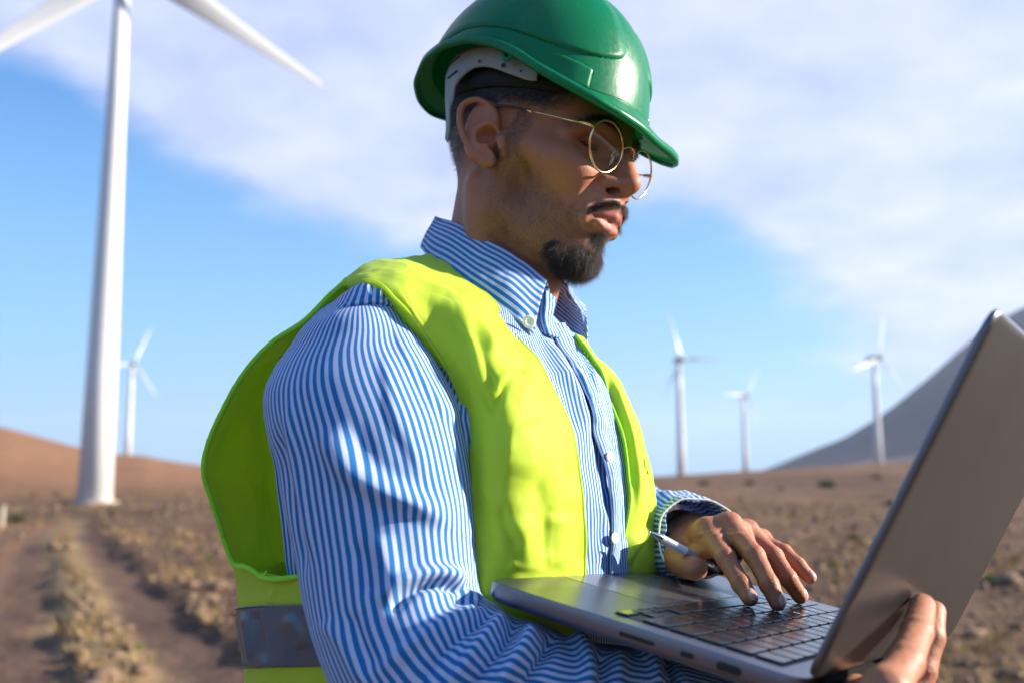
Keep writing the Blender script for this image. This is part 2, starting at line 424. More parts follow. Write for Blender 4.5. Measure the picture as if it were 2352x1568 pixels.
def ground_material():
    m, nt, out = new_mat('dry stony soil'); tc = N(nt, 'ShaderNodeTexCoord'); O_ = tc.outputs['Object']
    rut = N(nt, 'ShaderNodeAttribute', attribute_name='rut').outputs['Fac']; far = N(nt, 'ShaderNodeAttribute', attribute_name='far').outputs['Fac']
    st = N(nt, 'ShaderNodeMapping', inp={0: O_, 3: (1, .45, 1)}).outputs[0]
    a = noise(nt, O_, .9, 6, .62); b_ = noise(nt, O_, 5.5, 5, .65); c_ = noise(nt, O_, 28, 3, .6); big = noise(nt, st, .07, 4, .55)
    mixv = math_n(nt, 'ADD', math_n(nt, 'MULTIPLY', a, .45), math_n(nt, 'ADD', math_n(nt, 'MULTIPLY', b_, .38), math_n(nt, 'MULTIPLY', c_, .17)))
    c = ramp(nt, mixv, [(.37, (.045, .029, .018)), (.47, (.125, .076, .043)), (.54, (.24, .148, .080)), (.63, (.44, .29, .15))])
    c = mix_c(nt, ramp(nt, big, [(.44, 0.0), (.58, .85)]), mix_c(nt, .35, c, (.08, .048, .032)), (.25, .145, .080))
    c = mix_c(nt, math_n(nt, 'MULTIPLY', rut, .8), c, mix_c(nt, b_, (.125, .075, .054), (.19, .12, .085)))
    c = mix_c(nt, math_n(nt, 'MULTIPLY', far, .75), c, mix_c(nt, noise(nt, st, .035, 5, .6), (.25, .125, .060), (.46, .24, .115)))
    c = mix_c(nt, math_n(nt, 'MULTIPLY', N(nt, 'ShaderNodeAttribute', attribute_name='straw').outputs['Fac'], .6), c, mix_c(nt, b_, (.22, .15, .07), (.50, .37, .17)))
    bn = bump(nt, math_n(nt, 'ADD', b_, math_n(nt, 'MULTIPLY', c_, .6)), .8, .06)
    c = mix_c(nt, 1.0, c, (.78, .76, .78), 'MULTIPLY')
    b = bsdf(nt, out, Base_Color=c, Roughness=.95, Normal=bn); b.inputs['Specular IOR Level'].default_value = .15
    return m
def build_ground():
    nr, na = 420, 560
    r = np.concatenate([[0.02], np.geomspace(1.2, 6000, nr)]); ta = np.linspace(-1, 1, na + 1)[:-1]
    az = PI * (.28 * ta + .72 * ta ** 3)                   # finer in front of the camera
    X = r[:, None] * np.sin(az)[None]; Y = r[:, None] * np.cos(az)[None]
    R_ = rutmask(X, Y) * (np.hypot(X, Y) < 60); Z = terrain(X, Y) - R_ * .07
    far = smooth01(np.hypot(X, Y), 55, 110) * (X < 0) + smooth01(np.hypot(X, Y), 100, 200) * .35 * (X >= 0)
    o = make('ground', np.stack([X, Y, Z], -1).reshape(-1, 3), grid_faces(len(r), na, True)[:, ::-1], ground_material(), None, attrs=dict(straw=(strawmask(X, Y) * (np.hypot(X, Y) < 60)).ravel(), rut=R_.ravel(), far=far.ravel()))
    tag(o, 'dry brown stony ground with two wheel ruts leading to the large turbine', None, None, 'structure')
build_ground()
def ground_hit(u, v):
    d = ray(u, v); t = np.geomspace(2, 400, 3000); p = CAM + d * t[:, None]; h = terrain(p[:, 0], p[:, 1]); k = np.where(p[:, 2] < h)[0]
    i = k[0] if len(k) else -1; q = p[i].copy(); q[2] = h[i]; return q
def scatter():
    ico = np.array([(0, 1, 1.618), (0, -1, 1.618), (0, 1, -1.618), (0, -1, -1.618), (1, 1.618, 0), (-1, 1.618, 0), (1, -1.618, 0), (-1, -1.618, 0), (1.618, 0, 1), (-1.618, 0, 1), (1.618, 0, -1), (-1.618, 0, -1)]) / 1.9
    icf = np.array([(0, 1, 8), (0, 8, 4), (0, 4, 5), (0, 5, 9), (0, 9, 1), (1, 6, 8), (8, 6, 10), (8, 10, 4), (4, 10, 2), (4, 2, 5), (5, 2, 11), (5, 11, 9), (9, 11, 7), (9, 7, 1), (1, 7, 6), (3, 6, 7), (3, 7, 11), (3, 11, 2), (3, 2, 10), (3, 10, 6)])
    n = 16000; az = rad(1) * rng.uniform(-36, 36, n); r = np.exp(rng.uniform(math.log(3.2), math.log(70), n)); x, y = r * np.sin(az), r * np.cos(az)
    den = fbm(np.stack([x, y, 0 * x], -1) / 1.6, 3, 61); keep = (rutmask(x, y) < .3) & (den > -.25); x, y, r = x[keep], y[keep], r[keep]; n = len(x)
    s = np.exp(rng.normal(math.log(.020), .55, n)) * (1 + r / 30); z = terrain(x, y)
    V = ico[None] * (1 + .25 * rng.normal(0, 1, (n, 12, 1))) * s[:, None, None] * np.stack([rng.uniform(.7, 1.4, n), rng.uniform(.7, 1.4, n), rng.uniform(.45, .9, n)], -1)[:, None]
    a = rng.uniform(0, 2 * PI, n); c, s_ = np.cos(a)[:, None], np.sin(a)[:, None]; V = np.stack([V[..., 0] * c - V[..., 1] * s_, V[..., 0] * s_ + V[..., 1] * c, V[..., 2]], -1)
    V = V + np.stack([x, y, z + s * .15], -1)[:, None]; F_ = (icf[None] + 12 * np.arange(n)[:, None, None]).reshape(-1, 3)
    m = simple('pale brown volcanic stone', (.17, .108, .065), .95, nscale=3, namt=.6)
    tag(make('loose_stones', V.reshape(-1, 3), F_, m, None, smooth=False), 'loose stones and clods strewn over the dry ground', None, None, 'stuff')
    # dry grass
    n = 2600; az = rad(1) * rng.uniform(-36, 36, n); r = np.exp(rng.uniform(math.log(4), math.log(90), n)); x, y = r * np.sin(az), r * np.cos(az)
    den = fbm(np.stack([x, y, 0 * x], -1) / 3.5, 3, 71); keep = (rutmask(x, y) < .1) & (den > -.1); x, y, r = x[keep], y[keep], r[keep]; n = len(x); k = 16
    z = terrain(x, y); H = rng.uniform(.04, .13, (n, k)) * (1 + r[:, None] / 60); a = rng.uniform(0, 2 * PI, (n, k)); sp = rng.uniform(.01, .10, (n, k)) * (1 + r[:, None] / 60); lean = rng.uniform(.1, .9, (n, k))
    bx = x[:, None] + sp * np.cos(a); by = y[:, None] + sp * np.sin(a); w = .004 * (1 + r[:, None] / 12)
    b0 = np.stack([bx - w * np.sin(a), by + w * np.cos(a), z[:, None] + 0 * bx - .01], -1); b1 = np.stack([bx + w * np.sin(a), by - w * np.cos(a), z[:, None] + 0 * bx - .01], -1); t = np.stack([bx + H * lean * np.cos(a), by + H * lean * np.sin(a), z[:, None] + H], -1)
    V = np.stack([b0, b1, t], 2).reshape(-1, 3)
    tag(make('dry_grass', V, np.arange(len(V)).reshape(-1, 3), simple('straw-coloured grass', (.30, .20, .075), .9, nscale=.8, namt=.5), None, smooth=False), 'tufts of dry straw-coloured grass', None, None, 'stuff')
scatter()
def shrubs():
    mats = [simple('dusty olive leaves', (.075, .075, .028), .9, nscale=4, namt=.5), simple('fresh green leaves', (.16, .22, .035), .9, nscale=4, namt=.4)]
    mw = simple('woody stems', (.10, .07, .045), .9)
    protos = []
    for k in range(3):
        n = 900; d = rng.normal(0, 1, (n, 3)); d /= np.linalg.norm(d, axis=1, keepdims=True); d[:, 2] = np.abs(d[:, 2]); lob = 1 + .35 * fbm(d * 1.8, 3, 80 + k)
        c = d * (rng.random((n, 1)) ** .35) * lob[:, None] * (.5, .5, .42); s = rng.uniform(.02, .055, (n, 1, 1)); V = c[:, None] + rng.normal(0, 1, (n, 3, 3)) * s
        mb = MB()
        for _ in range(9):
            e = d[rng.integers(n)] * .4; mb.tube([(0, 0, -.03), e * .5 + (0, 0, .05), e], [.02, .012, .004], 5)
        protos.append((V.reshape(-1, 3), np.arange(n * 3).reshape(-1, 3), mb))
    first = {}
    L = [(1900, 1119, 1.25, 0, 0, 'dark round shrub on the right-hand slope, the darkest one beneath the hill'), (1793, 1124, 1.0, 1, 0, 'low dark shrub just left of the darkest shrub on the right-hand slope'), (1722, 1112, .8, 2, 0, 'small dim shrub on the slope below the middle far turbine'),
         (1618, 1113, .9, 0, 0, 'small dim shrub on the slope right of the turbine nearest the vest'), (1700, 1148, .9, 1, 0, 'shrub on the slope above the cuffed hand'), (1594, 1145, .7, 2, 0, 'small brown shrub between the vest and the cuff'),
         (2015, 1098, .8, 1, 0, 'small shrub in front of the turbine nearest the laptop lid'), (1960, 1240, .5, 2, 0, 'low shrub on brown earth beside the laptop lid edge'), (1912, 1300, .28, 0, 1, 'tiny green plant left of the laptop lid'),
         (40, 1200, 1.3, 0, 0, 'large dark shrub at the left edge beside the pale post'), (130, 1136, .8, 1, 0, 'shrub left of the foot of the large turbine'), (75, 1140, .8, 2, 0, 'shrub in the row at the foot of the left-hand hill'), (258, 1180, .6, 0, 0, 'shrub right of the foot of the large turbine'),
         (245, 1215, .45, 1, 0, 'small shrub where the right wheel rut meets the turbine pad'), (290, 1220, .5, 2, 0, 'olive shrub right of the right wheel rut'), (318, 1488, .14, 1, 1, 'small bright green sprig beside the right wheel rut'), (2275, 1330, .3, 2, 1, 'small green plant right of the laptop lid'), (480, 1285, .25, 0, 1, 'small green plant against the edge of the vest back')]
    for (u, v, sz, k, g, lab) in L:
        p = ground_hit(u, v); d = np.hypot(p[0], p[1]); s = sz * (.55 if d < 100 else 1.4)
        if k not in first or True:
            e = bpy.data.objects.new('shrub', None); col.objects.link(e)
        tag(e, lab, 'shrub', 'shrubs on the dry ground'); e.location = p; e.scale = (s, s, s); e.rotation_euler = (0, 0, rng.uniform(0, 6.28))
        if (k, g) not in first:
            V, F_, mb = protos[k]; a = make('foliage', V, F_, mats[g], e, local=True, smooth=False); b = mb.make('stems', mw, e, local=True); first[(k, g)] = (a, b)
        else:
            for o in first[(k, g)]: c = o.copy(); col.objects.link(c); c.parent = e
    p = ground_hit(3, 1209); po = empty('marker_post', p, 'short pale post at the left edge of the rutted track', 'post')
    mb = MB(); mb.box(p + (-.02, 0, .22), (.13, .12, .50)); mb.make('post', simple('pale concrete', (.42, .36, .28), .9, nscale=9), po, smooth=False, bevel=.012)
    mb = MB(); mb.box(p + (-.02, 0, .495), (.16, .15, .05)); mb.make('cap', simple('weathered concrete', (.36, .30, .23), .9, nscale=9), po, smooth=False, bevel=.01)
shrubs()
def build_mountain():
    T = np.array([(1560, 1100), (1600, 1094), (1670, 1086), (1740, 1071), (1850, 1031), (1935, 1003), (2000, 970), (2050, 941), (2100, 907), (2150, 875), (2200, 838), (2270, 793), (2345, 757), (2430, 733), (2560, 735), (2720, 790), (2950, 900), (3250, 1030), (3500, 1100)], float)
    us = np.linspace(T[0, 0], T[-1, 0], 240); e = (1085 - np.interp(us, T[:, 0], T[:, 1])) / FPX
    for _ in range(3): e = np.convolve(np.pad(e, 2, 'edge'), [.1, .2, .4, .2, .1], 'valid')
    az = np.arctan((us - 1176) / FPX); t = np.linspace(0, 1, 90)
    V = []
    for k in t:
        rr = 620 + 2000 * k; f = np.where(k < .42, smooth01(k, -.08, .42), 1 - smooth01(k, .42, 1.0))
        Rr = 620 + 2000 * .42; z = np.maximum(e * Rr, 0) * f * (1.0); x, y = rr * np.sin(az), rr * np.cos(az)
        p = np.stack([x, y, 0 * x], -1); z = z + (6 * fbm(p / 130, 4, 91) * smooth01(z, 0, 60)) * (abs(k - .42) * 2 + .15) - 6
        V.append(np.stack([x, y, z], -1))
    m, nt, out = new_mat('volcanic hillside'); tc = N(nt, 'ShaderNodeTexCoord'); a = noise(nt, tc.outputs['Object'], .006, 5, .55); sep = N(nt, 'ShaderNodeSeparateXYZ', inp={0: tc.outputs['Object']})
    g = math_n(nt, 'ADD', math_n(nt, 'MULTIPLY', sep.outputs[2], .009), math_n(nt, 'MULTIPLY', a, .9))
    c = ramp(nt, g, [(.35, (.30, .16, .10)), (.62, (.15, .095, .085)), (.95, (.085, .062, .075))])
    bsdf(nt, out, Base_Color=c, Roughness=1.0)
    tag(make('mountain', np.array(V).reshape(-1, 3), grid_faces(len(V), len(us)), m, None), 'smooth purple-brown volcanic hill rising behind the laptop lid', None, None, 'structure')
build_mountain()
M_WHITE = simple('white turbine paint', (.64, .65, .64), .4, nscale=1.5, namt=.04)
M_GREY = simple('grey turbine steel', (.30, .31, .33), .5)
def turbine(base, H, rb, rt, nyaw, angs, bl, label, ch=1.0):
    t = empty('wind_turbine', base, label, 'wind turbine', 'wind turbines')
    base = np.array(base); up = np.array([0, 0, 1.0])
    V, F_ = tube([base + up * h for h in (-1.5, H * .25, H * .5, H * .75, H)], [rb, rb * .75 + rt * .25, (rb + rt) / 2, rb * .25 + rt * .75, rt], 40); tw = make('tower', V, F_, M_WHITE, t)
    V, F_ = tube([base + up * -.1, base + up * .25], rb * 1.35, 40); make('foundation', V, F_, simple('concrete plinth', (.40, .33, .26), .9), t)
    for hh in (.33, .66):
        rr = rb + (rt - rb) * hh; V, F_ = tube([base + up * (H * hh - .06), base + up * (H * hh + .06)], rr * 1.015, 40); make('flange', V, F_, M_WHITE, tw)
    n = np.array([math.cos(nyaw), math.sin(nyaw), 0]); h = np.cross(up, n)
    top = base + up * (H + .9); s = rt * 1.5
    pr = [(-3.2, .55), (-2.6, .85), (-.5, 1.0), (1.2, .9), (1.7, .6)]; ph = np.arange(24) / 24 * 2 * PI; V = []
    for a, k in pr: V.append(top + n * a * s + (h * (np.sign(np.cos(ph)) * np.abs(np.cos(ph)) ** .5)[:, None] * .95 * s * k + up * (np.sign(np.sin(ph)) * np.abs(np.sin(ph)) ** .5)[:, None] * 1.0 * s * k))
    F_ = [tuple(q) for q in grid_faces(len(pr), 24, True)] + [tuple(range(24))[::-1], tuple(range(24 * (len(pr) - 1), 24 * len(pr)))]
    make('nacelle', np.concatenate(V), F_, M_WHITE, t)
    hub = top + n * (1.7 * s + .55); V, F_ = tube([hub - n * .6, hub - n * .1, hub + n * .5, hub + n * .85], [.75, .8, .55, .1], 24); make('hub', V, F_, M_GREY, t)
    # aerofoil blade along +z of its own frame
    st = np.array([(.0, .32, .32, 0), (.06, .32, .30, 0), (.16, .78, .24, .35), (.26, .80, .19, .30), (.5, .56, .13, .15), (.75, .38, .08, .06), (.93, .20, .045, .02), (1.0, .06, .02, 0)])
    st[1:, 1:3] *= ch * (1 if bl > 13 else .8); st = cr_spline(st, 26); k = np.arange(20) / 20 * 2 * PI
    for a in angs:
        a = rad(a); d = h * math.cos(a) + up * math.sin(a); c = np.cross(n, d); V = []
        for q in st:
            tw_ = q[3]; cc = c * math.cos(tw_) + n * math.sin(tw_); nn = n * math.cos(tw_) - c * math.sin(tw_)
            V.append(hub + d * (q[0] * bl + .3) + cc * ((np.cos(k) * q[1] + (q[1] - .32) * .4)[:, None]) + nn * (np.sin(k) * q[2] * (.65 + .35 * np.cos(k)))[:, None])
        F_ = [tuple(q) for q in grid_faces(len(V), 20, True)] + [tuple(range(20)), tuple(range(20 * 25, 20 * 26))[::-1]]
        make('blade', np.concatenate(V), F_, M_WHITE, t)
    return t
def tower_at(u, v, y): p = P(u, v, y); return p
b = P(217, 1160, 60.0); top = P(285, -38, 60.0)
turbine(b, top[2] - b[2] - .2, 1.03, .44, rad(-62), (-24, 225, 100), 14.0, 'large white wind turbine standing at the end of the rutted track')
hh = 28.0
for (u, v, px, ny, an, lab) in ((293, 1046, 211, -50, (-52, 68, 188), 'small distant wind turbine just right of the large turbine\'s tower'), (1565, 1092, 266, -75, (2, 107, 242), 'distant wind turbine nearest the vest, with a blade pointing right'),
                                (1713, 1079, 171, -60, (60, 180, 300), 'smallest distant wind turbine, in the middle of the three on the right'), (2019, 1063, 241, -58, (80, 200, 320), 'distant wind turbine in front of the purple hill, nearest the laptop lid')):
    y = hh / (px / FPX); turbine(P(u, v, y), hh - 1.0, 1.03, .55, rad(ny), an, 12.0 if px != 266 else 11.0, lab, .6)
# ================================================================== person
FEET = (-0.02, 0.93, 0.0)
person = empty('person', FEET, 'young man in a green helmet and yellow vest typing on an open laptop', 'person')
HO = np.array([.01997, .92, 1.6099]); HM = rotm(rad(-33.6), rad(9.6), rad(-4.8)) * .9572 * .001   # head frame: mm
def hw(p): return np.asarray(p, float) @ HM.T + HO
def skin_material():
    m, nt, out = new_mat('skin')
    tc = N(nt, 'ShaderNodeTexCoord'); O_ = tc.outputs['Object']
    at = lambda n: N(nt, 'ShaderNodeAttribute', attribute_name=n).outputs['Fac']
    base = mix_c(nt, noise(nt, O_, 14, 4), (.345, .138, .068), (.42, .175, .09))
    base = mix_c(nt, math_n(nt, 'MULTIPLY', noise(nt, O_, 260, 2), .35), base, (.25, .085, .045))
    base = mix_c(nt, at('red'), base, (.44, .13, .085))
    base = mix_c(nt, at('lip'), base, mix_c(nt, noise(nt, O_, 300, 2), (.31, .088, .066), (.41, .13, .10)))
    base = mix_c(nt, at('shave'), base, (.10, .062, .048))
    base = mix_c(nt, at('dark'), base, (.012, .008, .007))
    base = mix_c(nt, at('nail'), base, (.66, .36, .29))
    pores = N(nt, 'ShaderNodeTexVoronoi', inp={'Vector': O_, 'Scale': 900.0}).outputs[0]
    h = math_n(nt, 'ADD', math_n(nt, 'MULTIPLY', pores, .5), noise(nt, O_, 420, 3))
    rgh = math_n(nt, 'SUBTRACT', math_n(nt, 'ADD', .50, math_n(nt, 'MULTIPLY', noise(nt, O_, 60, 2), .12)), math_n(nt, 'MULTIPLY', at('nail'), .28))
    b = bsdf(nt, out, Base_Color=base, Roughness=rgh, Normal=bump(nt, h, .55, .0004))
    b.inputs['Specular IOR Level'].default_value = .42
    b.inputs['Subsurface Weight'].default_value = .12; b.inputs['Subsurface Radius'].default_value = (1, .35, .2)
    b.inputs['Subsurface Scale'].default_value = .006
    return m
M_SKIN = skin_material()
def build_head():
    s = SDF((-112, -96, -190), (130, 96, 136), 1.3)
    A = s.ell
    A((-4, 0, 50), (98, 76, 81))                                    # cranium
    A((-28, 0, 12), (50, 58, 42), 20)                               # occiput
    A((46, 0, 30), (52, 61, 50), 14)                                # forehead
    for q in (-1, 1):
        s.cone((20, q * 56, 0), (60, q * 50, -8), 17, 15, 16)        # zygoma
        A((64, q * 38, -16), (27, 22, 20), 14)                       # cheek
        s.cone((6, q * 50, -22), (2, q * 46, -58), 18, 15, 18)       # ramus
        s.cone((2, q * 46, -60), (60, q * 20, -87), 15, 14, 14)      # jaw body
    A((48, 0, -30), (50, 50, 50), 14)                                # mid face
    A((40, 0, -62), (48, 44, 30), 16)
    A((74, 0, -48), (26, 31, 27), 14)                                # muzzle
    A((72, 0, -87), (19, 22, 17), 10)                                # chin
    s.path([(-22, 0, -10), (-27, 0, -70), (-30, 0, -130), (-36, 2, -190)], [53, 48, 46, 52], 18)   # neck
    s.path([(20, 0, -70), (6, 0, -190)], [34, 40], 22)
    s.cone((26, 0, -118), (20, 0, -132), 17, 15, 14)                 # larynx
    for q in (-1, 1):
        s.path([(-22, q * 55, -40), (-8, q * 46, -110), (6, q * 24, -185)], [10, 10, 9], 20)
        # orbit, brow, lids
        A((95, q * 33, 8), (17, 19, 13.0), 12, mode='sub')
        s.path([(93, q * 8, 24), (92, q * 26, 27), (82, q * 44, 24), (70, q * 54, 14)], [7, 7, 6.5, 6], 9)
        A((69.5, q * 32, 11), (13.2, 14.5, 12.6), 4)                # eyeball under lids
        s.path([(79, q * 20, 12), (82.0, q * 30, 17.5), (72, q * 46, 15)], [2.0, 2.4, 2.0], 5, n=12)     # upper lid roll
        s.path([(79.5, q * 20, 5), (81.5, q * 30, 2.5), (71, q * 46, 6.5)], [2.2, 2.4, 2.0], 4, n=12)   # lower lid
        s.path([(80, q * 20, -4), (81, q * 30, -8.5), (74, q * 42, -6)], [2.5, 3, 2.5], 6, n=10)     # bag
    # nose
    s.path([(91, 0, 20), (99, 0, 9), (107.2, 0, -4), (111.6, 0, -16)], [7.5, 7.2, 8.2, 9.8], 8)
    A((111.5, 0, -18.5), (11, 10.5, 9.6), 4)
    s.cone((98, 0, -6), (98, 0, -22), 10, 13.5, 8)
    for q in (-1, 1):
        s.path([(88, q * 14.5, -20), (94, q * 15.4, -22.5), (103, q * 11, -22)], [6.8, 8.4, 7.0], 3.0)
        s.path([(90, q * 20.5, -9), (83.5, q * 24.5, -17), (83, q * 24.0, -27)], [1.8, 2.0, 1.6], 4.0, mode='sub', n=9)  # alar crease
        s.ell((101, q * 11.6, -30.5), (8.6, 5.0, 7.0), 1.4, rot=rotm(q * -.35, 0.25, 0), mode='sub')
    s.path([(102, 0, -29), (109, 0, -26)], [3.2, 3.8], 3)
    # philtrum and lips
    A((96, 0, -41), (11.5, 20, 10), 8)
    for q in (-1, 1):
        s.path([(89, q * 24.5, -55.5), (97.5, q * 16, -51.5), (100.8, q * 6, -49.2), (101.8, 0, -50.8)], [2.2, 3.8, 4.2, 3.9], 3.2, n=16)
        s.path([(88.5, q * 23.5, -57.3), (96, q * 15, -61.5), (96.4, q * 6, -62.4), (96.8, 0, -62.6)], [2.0, 3.5, 4.2, 4.2], 3.2, n=16)
        s.path([(88.5, q * 27.5, -55.2), (98, q * 18, -56.0), (104.0, q * 8, -56.2), (106, 0, -57.2)], [1.2, 1.2, 1.3, 1.2], 1.6, mode='sub', n=16)
        A((87, q * 30, -58), (5, 5, 7), 7)
        s.path([(92, q * 25, -22), (88, q * 33, -38), (85, q * 35, -52)], [1.4, 1.8, 1.0], 7, mode='sub', n=10)     # nasolabial
    s.path([(91.5, -14, -73.5), (95.5, 0, -74.8), (91.5, 14, -73.5)], [2.4, 3.4, 2.4], 6, mode='sub', n=12)
    # ears
    for q in (-1, 1):
        A((-12.5, q * 74.5, 8), (21.5, 11.5, 31), 4, rot=rotm(q * .16, -.10, 0))
        A((-13, q * 90.5, 19), (16, 8.5, 14), 2.5, mode='sub'); A((-20, q * 90.5, 3), (7, 7.0, 15), 2.5, rot=rotm(0, -.3, 0), mode='sub')
        s.path([(6, q * 76, 0), (5, q * 78, 12), (3, q * 79.5, 23), (-4, q * 82, 30), (-16, q * 85, 35), (-28, q * 87, 32), (-32, q * 88, 25), (-31, q * 88, 15), (-27, q * 87, 5), (-20, q * 85, -7), (-10, q * 81, -17), (0, q * 77, -23)],
               [2.6, 2.9, 2.9, 2.8, 2.9, 3.2, 3.3, 3.3, 3.3, 3.2, 3.8, 4.6], 2.0, n=60)
        s.path([(5, q * 78, -14), (-1, q * 79, -10), (-9, q * 80.5, -6), (-15.5, q * 82.3, 0), (-16.5, q * 82.8, 6), (-12, q * 82, 10), (-4, q * 80, 12.5), (4, q * 78, 13.5)], [3.2, 3.2, 3.0, 2.9, 2.8, 2.5, 2.1, 1.5], 1.8, n=40)
        A((-1, q * 84, 1.5), (10.5, 13, 8.6), 1.6, rot=rotm(0, -.35, 0), mode='sub'); A((7.5, q * 80, -8), (4.4, 10, 5.5), 1.6, mode='sub')
        s.path([(15, q * 72, 5), (14.5, q * 75.5, -4), (16, q * 72.5, -13)], [4, 4.6, 4.0], 6, n=10)
        A((3, q * 75.5, -22), (8.5, 4.6, 7), 4)
    V, Q = s.mesh(); V = relax(V, Q, 2, .5)
    x, y, z = V.T; ay = np.abs(y)
    n1 = fbm(V / 6.0, 3, 5)
    # masks (pigment, plus shade painted into the nostrils)
    lipc = np.array([(88, 25, -56.6), (97, 16, -56.5), (105, 7, -56.5), (106, 0, -57)])
    up = np.interp(ay, [0, 4, 8, 16, 24, 26.5], [-46.5, -45.6, -47.0, -50.8, -55.5, -56.6]); lo = np.interp(ay, [0, 7, 15, 23, 26.5], [-68.6, -68.2, -64.8, -59.5, -57])
    lip = smooth01(up - z + .4 * n1, -.6, 1.0) * smooth01(z - lo + .4 * n1, -.6, 1.4) * (x > 84) * smooth01(26.5 - ay, 0, 2)
    # shaven beard shadow: sideburn, jaw, cheek below a line
    cl = np.interp(x, [-20, 5, 22, 40, 60, 80, 95], [-8, 0, 22, -22, -34, -50, -60])
    st = smooth01(cl - z + 4 * n1, -4, 16) * smooth01(x, -14, 10) * smooth01(z, -122, -104) * .85
    sb = smooth01(9 - np.abs(x - (27 + (z - 20) * .22)) + 2 * n1, -3, 5) * smooth01(z, -40, -20)
    st = np.maximum(st, sb * .8)
    st *= 1 - lip
    st *= np.where((x > 84) & (z > -70), .25, 1)
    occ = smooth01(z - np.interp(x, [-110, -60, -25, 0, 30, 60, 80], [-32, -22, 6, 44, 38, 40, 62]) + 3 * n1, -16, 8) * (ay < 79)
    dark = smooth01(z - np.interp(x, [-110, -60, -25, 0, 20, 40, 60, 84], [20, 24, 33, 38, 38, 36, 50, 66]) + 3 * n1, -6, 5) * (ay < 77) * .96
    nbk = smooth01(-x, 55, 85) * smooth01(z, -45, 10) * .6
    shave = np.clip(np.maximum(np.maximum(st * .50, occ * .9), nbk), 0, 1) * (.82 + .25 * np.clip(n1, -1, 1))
    dark = np.maximum(dark, .93 * np.exp(-(((x - 100.5) / 6.5) ** 2 + ((ay - 11.5) / 3.8) ** 2 + ((z + 28) / 3.6) ** 2) ** 2))  # nostril openings coloured dark to stand for the shade inside
    ear = (ay > 78) | ((((x + 12) / 21) ** 2 + ((z - 5) / 32) ** 2 < 1) & (ay > 71.5))
    shave *= ~ear
    dark = dark * ~ear
    red = np.exp(-((x - 112) ** 2 + ay ** 2 + (z + 18) ** 2) / 300) * .5 + np.exp(-((x - 70) ** 2 + (ay - 50) ** 2 + (z + 14) ** 2) / 500) * .35 + ear * .30
    lash = 0
    return V, Q, dict(lip=lip, shave=np.clip(shave, 0, 1), dark=dark, red=np.clip(red, 0, 1), nail=np.zeros(len(V)))
HV, HQ, HA = build_head()
BODY = [(hw(HV), HQ, HA)]
def strands(name, roots, dirs, lens, rad0, mat, parent, curl=0.0, bend=None, k=4):
    """hair as curves: k points per strand"""
    n = len(roots); hc = bpy.data.hair_curves.new(name); hc.add_curves([k] * n)
    t = np.linspace(0, 1, k)[None, :, None]
    b = np.zeros_like(dirs) if bend is None else bend
    Pp = roots[:, None] + dirs[:, None] * t * lens[:, None, None] + b[:, None] * (t ** 2) * lens[:, None, None]
    if curl: Pp = Pp + rng.normal(0, 1, Pp.shape) * curl * t * lens[:, None, None]
    Pp = Pp - parent_offset(parent)
    hc.attributes['position'].data.foreach_set('vector', Pp.astype(np.float32).ravel())
    r = hc.attributes.get('radius') or hc.attributes.new('radius', 'FLOAT', 'POINT')
    rr = (rad0 * (1 - .75 * np.linspace(0, 1, k) ** 2))[None].repeat(n, 0)
    r.data.foreach_set('value', rr.astype(np.float32).ravel())
    hc.materials.append(mat)
    o = bpy.data.objects.new(name, hc); col.objects.link(o); o.parent = parent
    return o
def hair_material():
    m, nt, out = new_mat('dark hair')
    b = bsdf(nt, out, Base_Color=(.030, .018, .012), Roughness=.38); b.inputs['Specular IOR Level'].default_value = .6
    return m
M_HAIR = hair_material()
def surf_samples(V, Q, Nn, dens, n):
    """n random points on quads, picked with per-vertex weight dens"""
    c = V[Q].mean(1); w = dens[Q].mean(1) * np.linalg.norm(np.cross(V[Q[:, 1]] - V[Q[:, 0]], V[Q[:, 3]] - V[Q[:, 0]]), axis=1)
    w = np.maximum(w, 0); i = rng.choice(len(Q), n, p=w / w.sum())
    a, b = rng.random((2, n, 1)); q = V[Q[i]]
    p = q[:, 0] * (1 - a) * (1 - b) + q[:, 1] * a * (1 - b) + q[:, 2] * a * b + q[:, 3] * (1 - a) * b
    nn = Nn[Q[i]].mean(1); nn /= np.linalg.norm(nn, axis=1, keepdims=True) + 1e-9
    return p, nn
